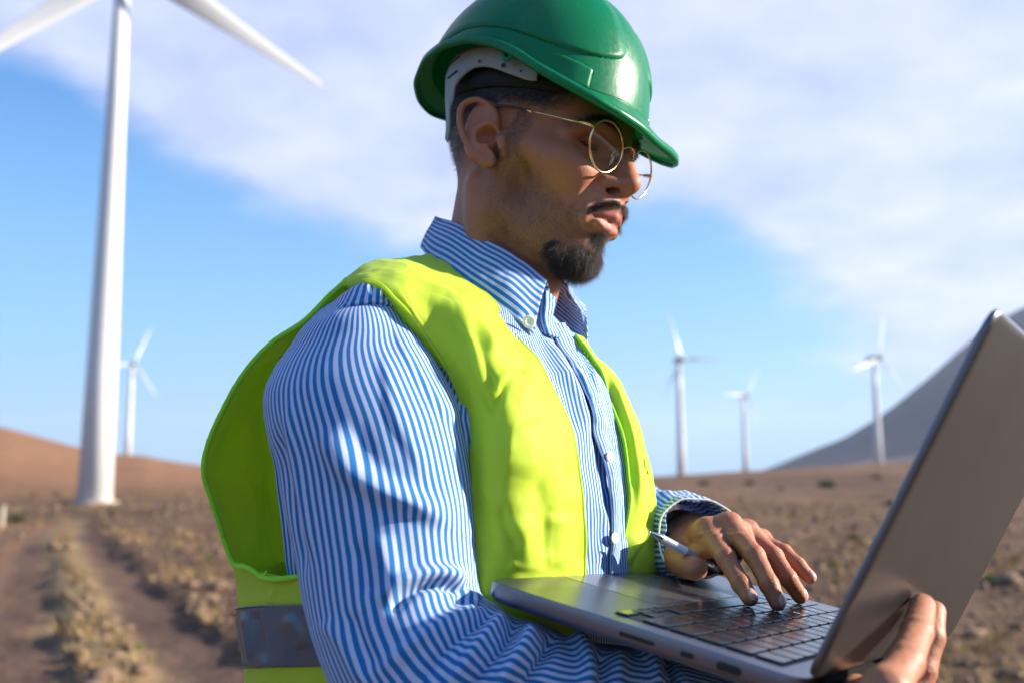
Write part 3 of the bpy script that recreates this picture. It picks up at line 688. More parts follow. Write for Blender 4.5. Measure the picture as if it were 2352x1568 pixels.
def build_hair():
    V, Q, A = HV, HQ, HA; Nn = vnormals(V, Q); x, y, z = V.T; ay = np.abs(y)
    n1 = fbm(V / 7.0, 3, 11)
    up = np.array([0, 0, 1.0])
    def put(name, dens, n, dir_fn, lmin, lmax, r, curl=.08, off=0.0, bendv=None):
        p, nn = surf_samples(V, Q, Nn, dens, n); d = dir_fn(p, nn) + rng.normal(0, .22, (n, 3)); d /= np.linalg.norm(d, axis=1, keepdims=True)
        L = rng.uniform(lmin, lmax, n)
        d2 = d @ (HM.T * 1000 / .9572); b = None
        if bendv is not None: b = np.array(bendv) @ (HM.T * 1000 / .9572) * np.ones((n, 1)) + rng.normal(0, .25, (n, 3))
        return strands(name, hw(p + nn * off), d2, L * .001, r, M_HAIR, person, curl, b)
    # goatee
    top = np.interp(x, [50, 62, 76, 86, 93, 106], [-86, -83, -86, -86, -78, -72]); xb = np.interp(z, [-130, -112, -100, -80, -60], [63, 59, 56, 58, 60])
    g = smooth01(top - z + 3.5 * n1, -3, 8) * smooth01(x - xb + 3 * n1, -4, 10) * smooth01(z, -128, -120)
    soul = np.exp(-((ay / 7.5) ** 2 + ((z + 74) / 4.5) ** 2)) * (x > 84) * 1.3
    g = np.maximum(g * np.where((z > -86) & (x > 84) & (ay > 5), .45, 1), soul)
    A['dark'][:] = np.maximum(A['dark'], smooth01(g, .3, 1.0) * .62)
    put('beard', g, 13000, lambda p, nn: nn * 1.0 + np.array([-.15, 0, -.8]), 3, 9.5, .00007, .10, 0, (-.3, 0, -.4))
    # moustache
    mz = np.interp(ay, [0, 6, 12, 20, 27, 31], [-39.5, -39, -40.5, -45, -52, -57]); hwid = np.interp(ay, [0, 3, 10, 20, 28, 31], [1.2, 2.2, 2.9, 2.6, 1.8, .6])
    ms = smooth01(hwid - np.abs(z - mz) + .6 * n1, -1.2, .8) * (x > 78) * (ay < 31)
    A['dark'][:] = np.maximum(A['dark'], ms * .45)
    put('moustache', ms, 2400, lambda p, nn: nn * .7 + np.stack([-.25 * np.ones(len(p)), .75 * np.sign(p[:, 1]), -.65 * np.ones(len(p))], -1), 3.5, 7.5, .00007, .06, -.3)
    # eyebrows
    for q in (-1, 1):
        t = np.clip((ay - 12) / 40, 0, 1); bz = 25.5 + 7 * np.sin(t * 2.6) - 6 * t ** 2; bw = np.interp(t, [0, .1, .6, 1], [3.2, 3.8, 2.8, .8])
        m = smooth01(bw - np.abs(z - bz), -.8, .8) * (x > 60) * (ay > 10) * (ay < 53) * (y * q > 0)
        A['dark'][:] = np.maximum(A['dark'], m * .6)
        put('eyebrow', m, 1300, lambda p, nn: nn * .35 + np.stack([-.55 * np.ones(len(p)), .9 * q * np.ones(len(p)), .15 * np.ones(len(p))], -1), 4, 8, .00007, .04)
        # lashes
        b = cr_spline([(80.5, q * 21, 8.5), (83.2, q * 29, 6.4), (80.6, q * 38, 6.6), (71.5, q * 46.5, 10.2)], 90); b = b[rng.integers(0, 90, 160)]
        d = np.stack([.85 + 0 * b[:, 0], q * .35 * np.ones(160), -.45 + 0 * b[:, 0]], -1) + rng.normal(0, .12, (160, 3)); d /= np.linalg.norm(d, axis=1, keepdims=True)
        strands('eyelashes', hw(b), d @ (HM.T * 1000 / .9572), rng.uniform(.005, .008, 160), .00012, M_HAIR, person, .02, np.array([[0, 0, .45]]) * np.ones((160, 3)))
    # short cropped hair at the temples and nape, fading downwards
    hd = np.clip(A['shave'] * 1.4 * smooth01(z, -30, 40) + A['dark'] * (z > 20) * 1.2, 0, 1) * (ay < 79) * (z < 70)
    put('cropped_hair', hd, 20000, lambda p, nn: nn * .6 + np.array([-.7, 0, -.55]), 1.6, 5, .00006, .03)
    sb = A['shave'] * (z < 40) * (x > -10) * smooth01(x, -10, 10)
    put('stubble', sb, 22000, lambda p, nn: nn * .5 + np.array([.15, 0, -.9]), .7, 1.7, .000055, .0)
    # upper lash line
    for q in (-1, 1):
        b = cr_spline([(80.5, q * 20.5, 8.5), (83, q * 29, 6.2), (80.5, q * 38, 6.4), (71.3, q * 46.6, 10.2)], 60)
        d = np.min(np.linalg.norm(V[:, None] - b[None, ::4], axis=2), 1) if False else None
        sel = np.where((x > 70) & (ay > 17) & (ay < 50) & (np.abs(z - 8) < 9) & (y * q > 0))[0]
        dd = np.min(np.linalg.norm(V[sel][:, None] - b[None, ::3], axis=2), 1)
        A['dark'][sel] = np.maximum(A['dark'][sel], np.exp(-(dd / 1.8) ** 2) * .9)
build_hair()
# eyeglasses ---------------------------------------------------------
M_GOLD = simple('gold wire', (.83, .55, .27), .22, 1.0)
M_TORT = simple('dark tortoiseshell', (.05, .022, .012), .3, nscale=300, namt=.6)
def glass_mat():
    m, nt, out = new_mat('lens glass')
    tr = nt.nodes.new('ShaderNodeBsdfTransparent'); tr.inputs[0].default_value = (.97, .98, .98, 1)
    gl = nt.nodes.new('ShaderNodeBsdfGlossy'); gl.inputs['Roughness'].default_value = .03
    fr = nt.nodes.new('ShaderNodeLayerWeight'); fr.inputs[0].default_value = .12
    mx = nt.nodes.new('ShaderNodeMixShader'); nt.links.new(math_n(nt, 'ADD', math_n(nt, 'MULTIPLY', math_n(nt, 'POWER', fr.outputs[1], 3.0), .5), .035), mx.inputs[0]); nt.links.new(tr.outputs[0], mx.inputs[1]); nt.links.new(gl.outputs[0], mx.inputs[2])
    nt.links.new(mx.outputs[0], out.inputs[0]); return m
M_LENS = glass_mat()
M_PAD = simple('clear silicone', (.75, .70, .62), .25); 
GR = rotm(0, rad(6), rad(-1.5))
def build_glasses():
    g = empty('eyeglasses', hw((102, 0, 6)), 'thin gold wire eyeglasses with round lenses on the man\'s nose', 'glasses')
    G = lambda p: hw((np.asarray(p, float) - (102, 0, 5)) @ GR.T + (102, 0, 5.5))
    for q in (-1, 1):
        ph = np.linspace(0, 2 * PI, 65)[:-1]; w = rad(7) * -q
        c = np.array((101.5, q * 36, 4.0))
        sh = np.stack([0 * ph, 25.6 * np.cos(ph) * (1 + .02 * np.cos(2 * ph)), 23.0 * np.sin(ph) + .8 * np.cos(2 * ph)], -1)
        Rw = rotm(q * rad(5), 0, 0)
        ring = c + sh @ Rw.T
        V, Fq = tube(G(np.r_[ring, ring[:1]]), .00095, 8, caps=False)
        rim = make('rim', V, Fq, M_GOLD, g)
        k = np.linspace(0, 1, 9)[:, None, None]; L = c + (ring - c)[None] * k * .98 ; L[..., 0] += (2.2 * (1 - k ** 2))[..., 0]
        make('lens', G(L.reshape(-1, 3)), np.array(grid_faces(9, 64, True)), M_LENS, g)
        hp = c + np.array((0.2, q * 25.4, 7.5)) @ Rw.T
        V, Fq = tube(G([hp, hp + (-2, q * 3.5, .8), hp + (-7, q * 6, 1.2), hp + (-12, q * 6.4, 1.2)]), [.0011, .0014, .0017, .0014], 8, n=14); make('hinge', V, Fq, M_GOLD, g)
        a = hp + (-11, q * 6.4, 1.2)
        V, Fq = tube(G([a, a * .66 + np.array((38, q * 77, 16)) * .34, a * .33 + np.array((38, q * 77, 16)) * .67, (38, q * 77, 16)]), [.00085, .00078, .00078, .0008], 8); arm = make('temple_arm', V, Fq, M_GOLD, g)
        V, Fq = tube(G([(40, q * 77, 15.5), (34, q * 77.3, 16.2)]), .00125, 8); make('ferrule', V, Fq, M_GOLD, arm)
        V, Fq = tube(G([(35, q * 77.2, 16), (15, q * 78, 18.5), (-4, q * 79, 16), (-22, q * 77, 4), (-30, q * 73, -12)]), [.0011, .0013, .0014, .0015, .0015], 8, n=26); make('temple_tip', V, Fq, M_TORT, arm)
        # nose pad
        s = SDF((-6, -6, -9), (6, 6, 9), .6); s.ell((0, 0, 0), (1.4, 3.6, 6.2)); Vp, Qp = s.mesh()
        make('nose_pad', G(Vp @ rotm(q * -.7, .15, q * .35).T + (96.5, q * 12.0, -1)), Qp, M_PAD, g)
        V, Fq = tube(G([c + (0, -q * 21.5, 6), (98, q * 12.5, 8), (95.5, q * 13.2, 4), (97, q * 12.4, 0)]), .0006, 6, n=16); make('pad_arm', V, Fq, M_GOLD, g)
    V, Fq = tube(G([(103, -11.3, 11), (106, -6.5, 15), (106.8, 0, 16.5), (106, 6.5, 15), (103, 11.3, 11)]), .00115, 8, n=24); make('bridge', V, Fq, M_GOLD, g)
build_glasses()
# hard hat -----------------------------------------------------------
def hat_material(name, cola):
    m, nt, out = new_mat(name); tc = N(nt, 'ShaderNodeTexCoord'); O_ = tc.outputs['Object']
    scr = N(nt, 'ShaderNodeMapping', inp={0: O_, 2: (0.4, .2, .5), 3: (14, 90, 30)})
    f = noise(nt, scr.outputs[0], 6, 5, .7); g = noise(nt, O_, 22, 4)
    c = mix_c(nt, ramp(nt, noise(nt, O_, 120, 2, .9), [(.70, 0.0), (.78, 1.0)]), cola, tuple(x * 1.5 + .05 for x in cola))
    r = math_n(nt, 'ADD', .20, math_n(nt, 'MULTIPLY', ramp(nt, f, [(.35, 0.0), (.75, 1.0)]), .20)); r = math_n(nt, 'ADD', r, math_n(nt, 'MULTIPLY', g, .10))
    b = bsdf(nt, out, Base_Color=c, Roughness=r, Normal=bump(nt, math_n(nt, 'ADD', f, g), .25, .0006))
    b.inputs['Specular IOR Level'].default_value = .34
    tl = nt.nodes.new('ShaderNodeBsdfTranslucent'); tl.inputs[0].default_value = (.005, .60, .20, 1)
    mx = nt.nodes.new('ShaderNodeMixShader'); mx.inputs[0].default_value = .20
    nt.links.new(b.outputs[0], mx.inputs[1]); nt.links.new(tl.outputs[0], mx.inputs[2]); nt.links.new(mx.outputs[0], out.inputs[0])
    return m
M_HAT = hat_material('green hard hat plastic', (.001, .185, .070))
M_HATDARK = simple('black rubber plug', (.01, .012, .012), .5)
M_CRADLE = simple('off-white cradle plastic', (.25, .26, .24), .45, nscale=80, namt=.1)
def build_hat():
    hat = empty('hard_hat', hw((0, 0, 50)), 'glossy green safety helmet with a peak worn low on the man\'s head', 'hard hat')
    tab = np.array([  # azimuth, rim x, |y|, z ; dome base z
        (0, 132, 0, 23, 52), (14, 131, 32, 25, 52), (27, 125, 58, 27, 50), (40, 112, 82, 31, 50), (55, 90, 97, 40, 54), (70, 62, 106, 53, 64), (82, 34, 108.5, 69, 78), (95, 8, 109, 80, 87), (110, -22, 107.5, 87, 93),
        (125, -58, 100, 87, 93), (140, -92, 84, 82, 90), (155, -124, 56, 73, 84), (168, -141, 26, 66, 78), (180, -147, 0, 63, 76)], float)
    na, nt_, nb = 560, 170, 18
    a = np.arange(na) / na * 2 * PI - PI; ad = np.degrees(np.abs(a)); sg = np.sign(a)
    f = lambda k: np.interp(ad, tab[:, 0], tab[:, k])
    def sm(x):
        for _ in range(40): x = (np.roll(x, 1) + 2 * x + np.roll(x, -1)) / 4
        return x
    rx, ry, rz, zb = sm(f(1)), sm(f(2) * sg), sm(f(3)), sm(f(4))
    cx, H0, Hh = -8.0, 40.0, 140.0
    def dome(aa, z):
        g = (1 - np.clip((z - H0) / Hh, 0, 1) ** 2.35) ** (1 / 2.35)
        ax = 118.0 + 0 * aa - 6 * np.cos(aa); k = .985 + .015 * g
        return np.stack([cx + ax * np.cos(aa) * g * k, 101.0 * np.sin(aa) * g * k, z + 0 * aa], -1)
    # direction azimuth used by dome follows the rim point
    aa = np.arctan2(ry / 101, (rx - cx) / 124)
    rows = []
    for i in range(nt_):
        t = i / (nt_ - 1); z = (H0 + Hh) + (zb - H0 - Hh) * (1 - math.cos(t * PI / 2)) ** .92 if i else np.full(na, H0 + Hh - .001)
        rows.append(dome(aa, z))
    base = rows[-1]; rim = np.stack([rx, ry, rz], -1)
    out = rim - base; ln = np.linalg.norm(out, axis=1, keepdims=True)
    for i in range(1, nb + 1):
        t = i / nb; mid = base + out * .42 + np.array([0, 0, -1.0]) * np.minimum(ln, 30) * .12
        p = base * (1 - t) ** 2 + 2 * t * (1 - t) * mid + t * t * rim
        rows.append(p)
    rows.append(rim + np.c_[out[:, :2] / ln * .8, -2.2 + 0 * rx]); rows.append(rim + np.c_[out[:, :2] / ln * -.8, -3.4 + 0 * rx])
    G = np.array(rows); Nn = grid_normals(G, True); 
    if (Nn[20, :, :2] * G[20, :, :2]).sum() < 0: Nn = -Nn
    D = np.zeros(G.shape[:2]); n_lip = nt_ + nb
    # raised crown panel on each side, its border swooping forward and up (side view x,z)
    X, Y, Z = G[..., 0], np.abs(G[..., 1]), G[..., 2]
    bx = [-150, -110, -60, -33, 7, 35, 58, 74, 88, 94, 92, 82, 66]
    bz = [96, 99, 103, 105, 100, 92, 86, 84, 87, 95, 112, 134, 160]
    bc = cr_spline(np.stack([bx, bz], -1), 120); q = np.stack([X.ravel(), Z.ravel()], -1)
    d, par, side = seg_dist(q, bc); d = (d * side).reshape(X.shape)
    isd = (np.arange(len(G))[:, None] < nt_) & (Y > 8)
    D -= 3.2 * smooth01(-d, -1.5, 2.5) * 0 ; D += np.where(isd, 2.6 * smooth01(d, -1.5, 1.5), 0) * smooth01(Y, 18, 34)
    # accessory boss: raised rectangular lug near the peak
    u = (X - 70) / 14; w = (Z - (63 - (X - 70) * .30)) / 10.5
    bo = smooth01(1 - np.abs(u), 0, .09) * smooth01(1 - np.abs(w), 0, .12)
    bo2 = smooth01(.78 - np.abs(u), 0, .16) * smooth01(.72 - np.abs(w), 0, .2)
    D += np.where(isd & (d < 2), 3.0 * bo * smooth01(u, -1.15, .45), 0)
    D += np.where(isd, 0, 0)
    # bead round the rim
    rb = np.zeros(len(G)); rb[nt_ + nb - 3:nt_ + nb + 1] = [.3, .9, 1.2, 1.0]; D += rb[:, None] * 1.1
    G = G + Nn * D[..., None]
    Fq = grid_faces(len(G), na, True)
    sh = make('shell', hw(G.reshape(-1, 3)), Fq, M_HAT, hat, solid=.0026)
    # black slot plug on the side, above the ear
    for q in (-1, 1):
        pts = [(-36, q * 91.5, 110), (-20, q * 93.5, 111), (-6, q * 93.5, 110), (2, q * 93, 108)]
        V, Fc = tube(hw(pts), [.0022, .003, .003, .0018], 8, n=16); V = V; make('slot_plug', V, Fc, M_HATDARK, hat)
        # suspension lug
        s = SDF((-14, -3, -12), (14, 3, 12), .7); s.ell((0, 0, 2), (10, 2, 8), 1); s.ell((0, 0, 0), (7.5, 1.6, 10), 3); s.cone((0, -4, -2), (0, 4, -2), 2.4, 2.4, .5, mode='sub'); V, Q = s.mesh()
        make('lug', hw(V @ rotm(q * .1, 0, 0).T + (18, q * 97, 74)), Q, M_HAT, hat)
        # cradle side plate and rear arm
        net = np.array([[(44, 82, 62), (44, 81, 52)], [(36, 84, 70), (36, 82.5, 52)], [(14, 87, 80), (16, 84.5, 58)], [(-10, 88, 86), (-8, 85, 66)], [(-34, 86, 87), (-30, 83.5, 67)], [(-56, 80, 84), (-48, 81, 54)],
                        [(-68, 75, 68), (-50, 79, 40)], [(-65, 75, 50), (-52, 78, 28)], [(-61, 74, 32), (-51, 76, 18)], [(-57, 73, 16), (-51, 74, 8)], [(-56, 72, 2), (-52, 73, -2)]], float)
        net[..., 1] *= q
        g2 = grid_spline(net, 60, 8); V = g2.reshape(-1, 3); Fc = grid_faces(60, 8)
        # punched holes
        cc = V[Fc].mean(1); keep = np.ones(len(Fc), bool)
        make('cradle', hw(V), Fc, M_CRADLE, hat, solid=.0018)
        for (hx, hz, r) in ((4, 77, 2.0), (-21, 72, 1.6), (8, 66, 2.3), (20, 65, 1.4), (28, 60, 1.2)):
            yy = 88.6 if hx < 16 else 86.6
            ph = np.arange(12) / 12 * 2 * PI; V = np.concatenate([[(hx, q * (yy + .2), hz)], np.stack([hx + r * np.cos(ph), 0 * ph + q * (yy + .2), hz + r * np.sin(ph)], -1)])
            make('hole', hw(V), [(0, i + 1, (i + 1) % 12 + 1) for i in range(12)], M_HATDARK, hat)
        for (x0, z0, x1, z1) in ((-66, 75, -50, 81), (-64, 62, -50, 66)):
            V, Fc = tube(hw([(x0, q * 78.5, z0), (x1, q * 83.6, z1)]), .0009, 6); make('slot', V, Fc, M_HATDARK, hat)
    # headband that wraps forehead and nape
    ph = np.linspace(0, 2 * PI, 97)[:-1]; b = np.stack([np.stack([-4 + 97 * np.cos(ph), 79 * np.sin(ph), 60 - 6 * np.cos(ph) * 0 + k], -1) for k in (-9, 9)], 0)
    b[..., 2] += np.where(np.cos(ph) > 0, -4 * np.cos(ph), 14 * -np.cos(ph) * 0)
    make('headband', hw(b.reshape(-1, 3)), grid_faces(2, 96, True), simple('black sweatband', (.012, .012, .014), .9), hat, solid=.002)
build_hat()
# ================================================================== clothing
def shirt_material():
    m, nt, out = new_mat('blue and white striped cotton')
    uv = N(nt, 'ShaderNodeUVMap').outputs[0]; sep = N(nt, 'ShaderNodeSeparateXYZ', inp={0: uv})
    wob = math_n(nt, 'MULTIPLY', math_n(nt, 'SUBTRACT', noise(nt, uv, .35, 2), .5), .05)
    fr = math_n(nt, 'FRACT', math_n(nt, 'ADD', sep.outputs[0], wob))
    tri = math_n(nt, 'ABSOLUTE', math_n(nt, 'SUBTRACT', fr, .5))
    f = ramp(nt, tri, [(.240, 1.0), (.285, 0.0)])
    c = mix_c(nt, f, (.54, .62, .82), (.016, .175, .45))
    sc_ = N(nt, 'ShaderNodeMapping', inp={0: uv, 3: (9, 9, 9)})
    tw = N(nt, 'ShaderNodeTexWave', wave_type='BANDS', bands_direction='DIAGONAL', inp={0: sc_.outputs[0], 1: 1.2, 2: .6})
    b = bsdf(nt, out, Base_Color=c, Roughness=.85, Normal=bump(nt, math_n(nt, 'ADD', math_n(nt, 'MULTIPLY', tw.outputs[1], .3), noise(nt, sc_.outputs[0], 2, 2)), .3, .0003))
    b.inputs['Sheen Weight'].default_value = .15; b.inputs['Specular IOR Level'].default_value = .2
    tl = nt.nodes.new('ShaderNodeBsdfTranslucent'); nt.links.new(c, tl.inputs[0])
    mx = nt.nodes.new('ShaderNodeMixShader'); mx.inputs[0].default_value = .12
    nt.links.new(b.outputs[0], mx.inputs[1]); nt.links.new(tl.outputs[0], mx.inputs[2]); nt.links.new(mx.outputs[0], out.inputs[0])
    return m
def vest_material(name, ca, cb, tr):
    m, nt, out = new_mat(name); uv = N(nt, 'ShaderNodeUVMap').outputs[0]; sep = N(nt, 'ShaderNodeSeparateXYZ', inp={0: uv})
    rib = math_n(nt, 'SINE', math_n(nt, 'MULTIPLY', sep.outputs[0], 2 * PI / .0016))
    tc = N(nt, 'ShaderNodeTexCoord')
    big = noise(nt, tc.outputs['Object'], 30, 4)
    c = mix_c(nt, big, ca, cb)
    h = math_n(nt, 'ADD', math_n(nt, 'MULTIPLY', rib, .045), math_n(nt, 'MULTIPLY', noise(nt, tc.outputs['Object'], 55, 4), 1.4))
    b = bsdf(nt, out, Base_Color=c, Roughness=.62, Normal=bump(nt, h, .4, .0009)); b.inputs['Specular IOR Level'].default_value = .3
    b.inputs['Sheen Weight'].default_value = .1
    tl = nt.nodes.new('ShaderNodeBsdfTranslucent'); nt.links.new(c, tl.inputs[0])
    mx = nt.nodes.new('ShaderNodeMixShader'); mx.inputs[0].default_value = tr
    nt.links.new(b.outputs[0], mx.inputs[1]); nt.links.new(tl.outputs[0], mx.inputs[2]); nt.links.new(mx.outputs[0], out.inputs[0])
    return m
M_SHIRT = shirt_material()
M_VEST = vest_material('fluorescent yellow-green polyester', (.66, .84, .055), (.72, .88, .085), .45)
M_TRIM = vest_material('lime binding tape', (.34, .88, .03), (.40, .92, .04), .15)
PITCHW = .0053
def cloth(name, G, mat, parent, uvw=None, solid=.0012, closed=False, strokes=(), near=None, flip=False, noise_amp=0.0006, nseed=3, offset=0, normal=None, scale=16, ridge=None):
    """cloth sheet from a grid of points (rows x columns x 3)"""
    n, m = G.shape[:2]
    Nn = grid_normals(G, closed)
    vd = G - CAM
    sgn = -np.sign((Nn * vd).sum(-1))       # towards viewer side of the visible half
    if closed or normal == 'out':
        c = G.mean(1, keepdims=True); s0 = np.sign(((G - c) * Nn).sum(-1).mean()); Nv = Nn * s0
        facing = smooth01(-(Nv * vd).sum(-1) / np.linalg.norm(vd, axis=-1), -.05, .25)
    else:
        s0 = np.sign(sgn.mean()) or 1; Nv = Nn * s0; facing = np.ones((n, m))
    V = G.reshape(-1, 3).copy(); NV = Nv.reshape(-1, 3)
    if len(strokes): V = folds(V, NV, strokes, facing.ravel() if closed else None)
    pf = np.broadcast_to(smooth01(np.linspace(0, 1, m), 0, .14)[None], (n, m)).ravel() if ridge else 1.0
    if noise_amp: V = V + NV * (pf * noise_amp * fbm(V * scale, 4, nseed))[:, None] * 2.0
    if ridge: V = V + NV * (pf * ridge[0] * np.clip(1 - 2.2 * np.abs(fbm(V * np.array(ridge[1]), 3, 77)), -.4, 1) ** 1)[:, None]
    cloth.last = V.reshape(n, m, 3)
    F_ = grid_faces(n, m, closed)
    if closed: # duplicate seam for uv: use loop uvs
        uu = uvw if uvw is not None else None
        lu = np.empty((len(F_), 4, 2)); i = np.arange(n - 1)[:, None]; j = np.arange(m)[None, :]
        for k, (di, dj) in enumerate(((0, 0), (0, 1), (1, 1), (1, 0))):
            lu[:, k, 0] = np.broadcast_to(uu[0][j + dj], (n - 1, m)).ravel() if uu[0].ndim == 1 else uu[0][i + di, (j + dj)].ravel()
            lu[:, k, 1] = (uu[1][i + di] + 0 * j).ravel()
        uvv = lu.reshape(-1, 2)
    else: uvv = uvw.reshape(-1, 2) if uvw is not None else None
    o = make(name, V, F_, mat, parent, uv=uvv, solid=solid, offset=offset)
    return o
def arc_uv(G, per=1.0, axis=1, mean=True):
    """uv: u = metres across (axis 1) measured on the average row, v = metres along rows"""
    du = np.linalg.norm(np.diff(G, axis=1), axis=2); u = np.concatenate([np.zeros((len(G), 1)), np.cumsum(du, 1)], 1)
    if mean: u = np.broadcast_to(u.mean(0), u.shape)
    dv = np.linalg.norm(np.diff(G, axis=0), axis=2).mean(1); v = np.r_[0, np.cumsum(dv)][:, None] + 0 * u
    return np.stack([u / per, v / per], -1)
def net_px(rows, n, m): return grid_spline(np.array([[P(*p) for p in r] for r in rows]), n, m)
FD = np.array([math.cos(rad(-36)), math.sin(rad(-36)), 0]); LD = np.array([-FD[1], FD[0], 0]); TC = np.array([-.017, .89, 0])
def torso_ring(z, nseg, off=0.0):
    af = np.interp(z, [1.0, 1.2, 1.3, 1.35, 1.40, 1.43, 1.47, 1.50], [.125, .122, .120, .112, .094, .070, .042, .03]) + off
    ab = np.interp(z, [1.0, 1.2, 1.35, 1.45, 1.50], [.10, .10, .115, .105, .07]) + off
    b = np.interp(z, [1.0, 1.2, 1.36, 1.42, 1.44, 1.46, 1.475], [.158, .158, .168, .134, .100, .065, .04]) + off
    t = np.arange(nseg) / nseg * 2 * PI; c, s = np.cos(t), np.sin(t)
    cc = np.sign(c) * np.abs(c) ** .9; ss = np.sign(s) * np.abs(s) ** .9
    a = np.where(c > 0, af, ab)
    return TC + FD * (a * cc)[:, None] + LD * (b * ss)[:, None] + np.array([0, 0, z])
def build_shirt():
    sh = empty('shirt', FEET, None); sh.parent = person; sh.location = (0, 0, 0)
    sh['label'] = 'blue and white striped long-sleeved shirt with a button-down collar'
    # torso
    zs = np.linspace(1.472, .98, 110); seg = 300
    G = np.array([torso_ring(z, seg) for z in zs])
    cx = [(1262, 745), (1290, 800), (1325, 860), (1350, 930), (1365, 990), (1385, 1060), (1398, 1120), (1404, 1200), (1400, 1320)]
    st = [(cx, -.006, 7, 16), ([(1245, 770), (1290, 840), (1330, 930), (1350, 1010)], .004, 10), ([(1300, 760), (1345, 850), (1365, 930), (1370, 990)], .005, 9, 12),
          ([(1230, 790), (1290, 900), (1320, 1000)], -.0015, 9), ([(1380, 1150), (1395, 1230), (1370, 1300)], .003, 9), ([(1345, 1120), (1352, 1220), (1345, 1310)], -.002, 10)]
    ring = np.linalg.norm(np.diff(np.r_[G[50], G[50][:1]], axis=0), axis=1); u = np.r_[0, np.cumsum(ring)]; u = u / u[-1] * round(u[-1] / .0037)
    v = np.r_[0, np.cumsum(np.full(len(zs) - 1, zs[0] - zs[1]))] / .0044
    cloth('shirt_front', G, M_SHIRT, sh, (u, v), closed=True, strokes=st, noise_amp=.0012)
    # placket strip
    Lp = np.array(cx, float); Lp[:, 0] += 1; Rp = np.array([(1296, 742), (1330, 796), (1362, 856), (1385, 930), (1400, 990), (1415, 1060), (1424, 1120), (1427, 1200), (1420, 1320)], float)
    def on_torso(u_, v_, off):
        # first hit of the view ray with the shirt body
        lo, hi = .66, .95; Y = np.linspace(lo, hi, 600)
        pts = np.array([P(u_, v_, y) for y in Y]); q = pts - TC; a = q @ FD; b = q @ LD; z = pts[:, 2]
        af = np.interp(z, [1.0, 1.2, 1.3, 1.35, 1.40, 1.43, 1.47, 1.50], [.125, .122, .120, .112, .094, .070, .042, .03]) + off
        bb = np.interp(z, [1.0, 1.2, 1.36, 1.42, 1.44, 1.46, 1.475], [.158, .158, .168, .134, .100, .065, .04]) + off
        r = np.abs(a / af) ** 2.2 + np.abs(b / bb) ** 2.2; k = np.where(r < 1)[0]
        i = k[0] if len(k) else np.argmin(r)
        return pts[i]
    net = np.array([[on_torso(*(Lp[i] * (1 - t) + Rp[i] * t), .0045 if .1 < t < .9 else .003) for t in (0, .33, .66, 1)] for i in range(len(Lp))])
    g = grid_spline(net, 120, 24); uv = arc_uv(g, .0037)
    pl = cloth('placket', g, M_SHIRT, sh, uv, solid=.0016, noise_amp=.0009, scale=40, strokes=[([(1325, 830), (1352, 920), (1368, 985)], .003, 5)])
    mb = simple('pearl white button', (.80, .79, .70), .22, nscale=200, namt=.05)
    def button(uu, vv, off, r, par, nrm=None, pos=None):
        p = on_torso(uu, vv, off) if pos is None else pos
        n = nrm if nrm is not None else -(ray(uu, vv)); n = n / np.linalg.norm(n); a = np.cross(n, (0, 0, 1)); a /= np.linalg.norm(a); b = np.cross(n, a)
        s = SDF((-7, -7, -2.5), (7, 7, 2.5), .35); s.ell((0, 0, 0), (5.6, 5.6, 1.4), .5); s.ell((0, 0, 1.6), (3.8, 3.8, 1.2), .4, mode='sub')
        for q in ((1, 1), (1, -1), (-1, 1), (-1, -1)): s.cone((q[0] * .9, q[1] * .9, -3), (q[0] * .9, q[1] * .9, 3), .45, .45, .2, mode='sub')
        V, Q = s.mesh(); V = V * (r / 5.6)
        return make('button', p + V @ np.array([b, a, n]), Q, mb, par)
    nf = FD * .95 - LD * .15
    button(1401, 1049, .0068, .0046, sh, nf); button(1412, 1235, .0068, .0046, sh, nf)
    # ---- near sleeve
    rings = [((802, 692), (842, 686), .80, .016), ((765, 706), (884, 688), .80, .044), ((712, 742), (924, 701), .797, .066), ((674, 796), (950, 736), .797, .076), ((640, 846), (968, 775), .785, .078), ((618, 905), (1005, 835), .772, .080), ((624, 985), (1058, 945), .762, .080), ((645, 1060), (1082, 1055), .756, .079),
             ((665, 1165), (1092, 1160), .750, .078), ((688, 1280), (1096, 1262), .742, .076), ((716, 1420), (1099, 1345), .730, .074), ((760, 1545), (1112, 1374), .718, .070), ((828, 1668), (1140, 1392), .706, .066),
             ((930, 1752), (1180, 1418), .698, .062), ((1060, 1790), (1248, 1436), .696, .059), ((1200, 1800), (1330, 1474), .700, .055), ((1360, 1790), (1440, 1487), .708, .051), ((1540, 1760), (1575, 1520), .715, .047), ((1720, 1720), (1720, 1560), .725, .043), ((1850, 1700), (1850, 1568), .735, .039)]
    R_ = []
    for (l, r, y, b) in rings: R_.append(np.r_[P(*l, y), P(*r, y), b])
    R_ = cr_spline(np.array(R_), 260); seg = 260
    ph = np.arange(seg) / seg * 2 * PI
    G = []
    for i, q in enumerate(R_):
        A, B, b = q[:3], q[3:6], q[6]; c = (A + B) / 2; h = (B - A) / 2
        d = ray(*proj(c)[0]); d = d / np.linalg.norm(d); d = d - h * (d @ h) / (h @ h); d /= np.linalg.norm(d)
        cph, sph = np.cos(ph), np.sin(ph); e = .88
        G.append(c + h * (np.sign(cph) * np.abs(cph) ** e)[:, None] + d * (b * np.sign(sph) * np.abs(sph) ** e)[:, None])
    G = np.array(G)
    # top ring closes up over the shoulder (seam head)
    top = []
    c0 = G[0].mean(0); 
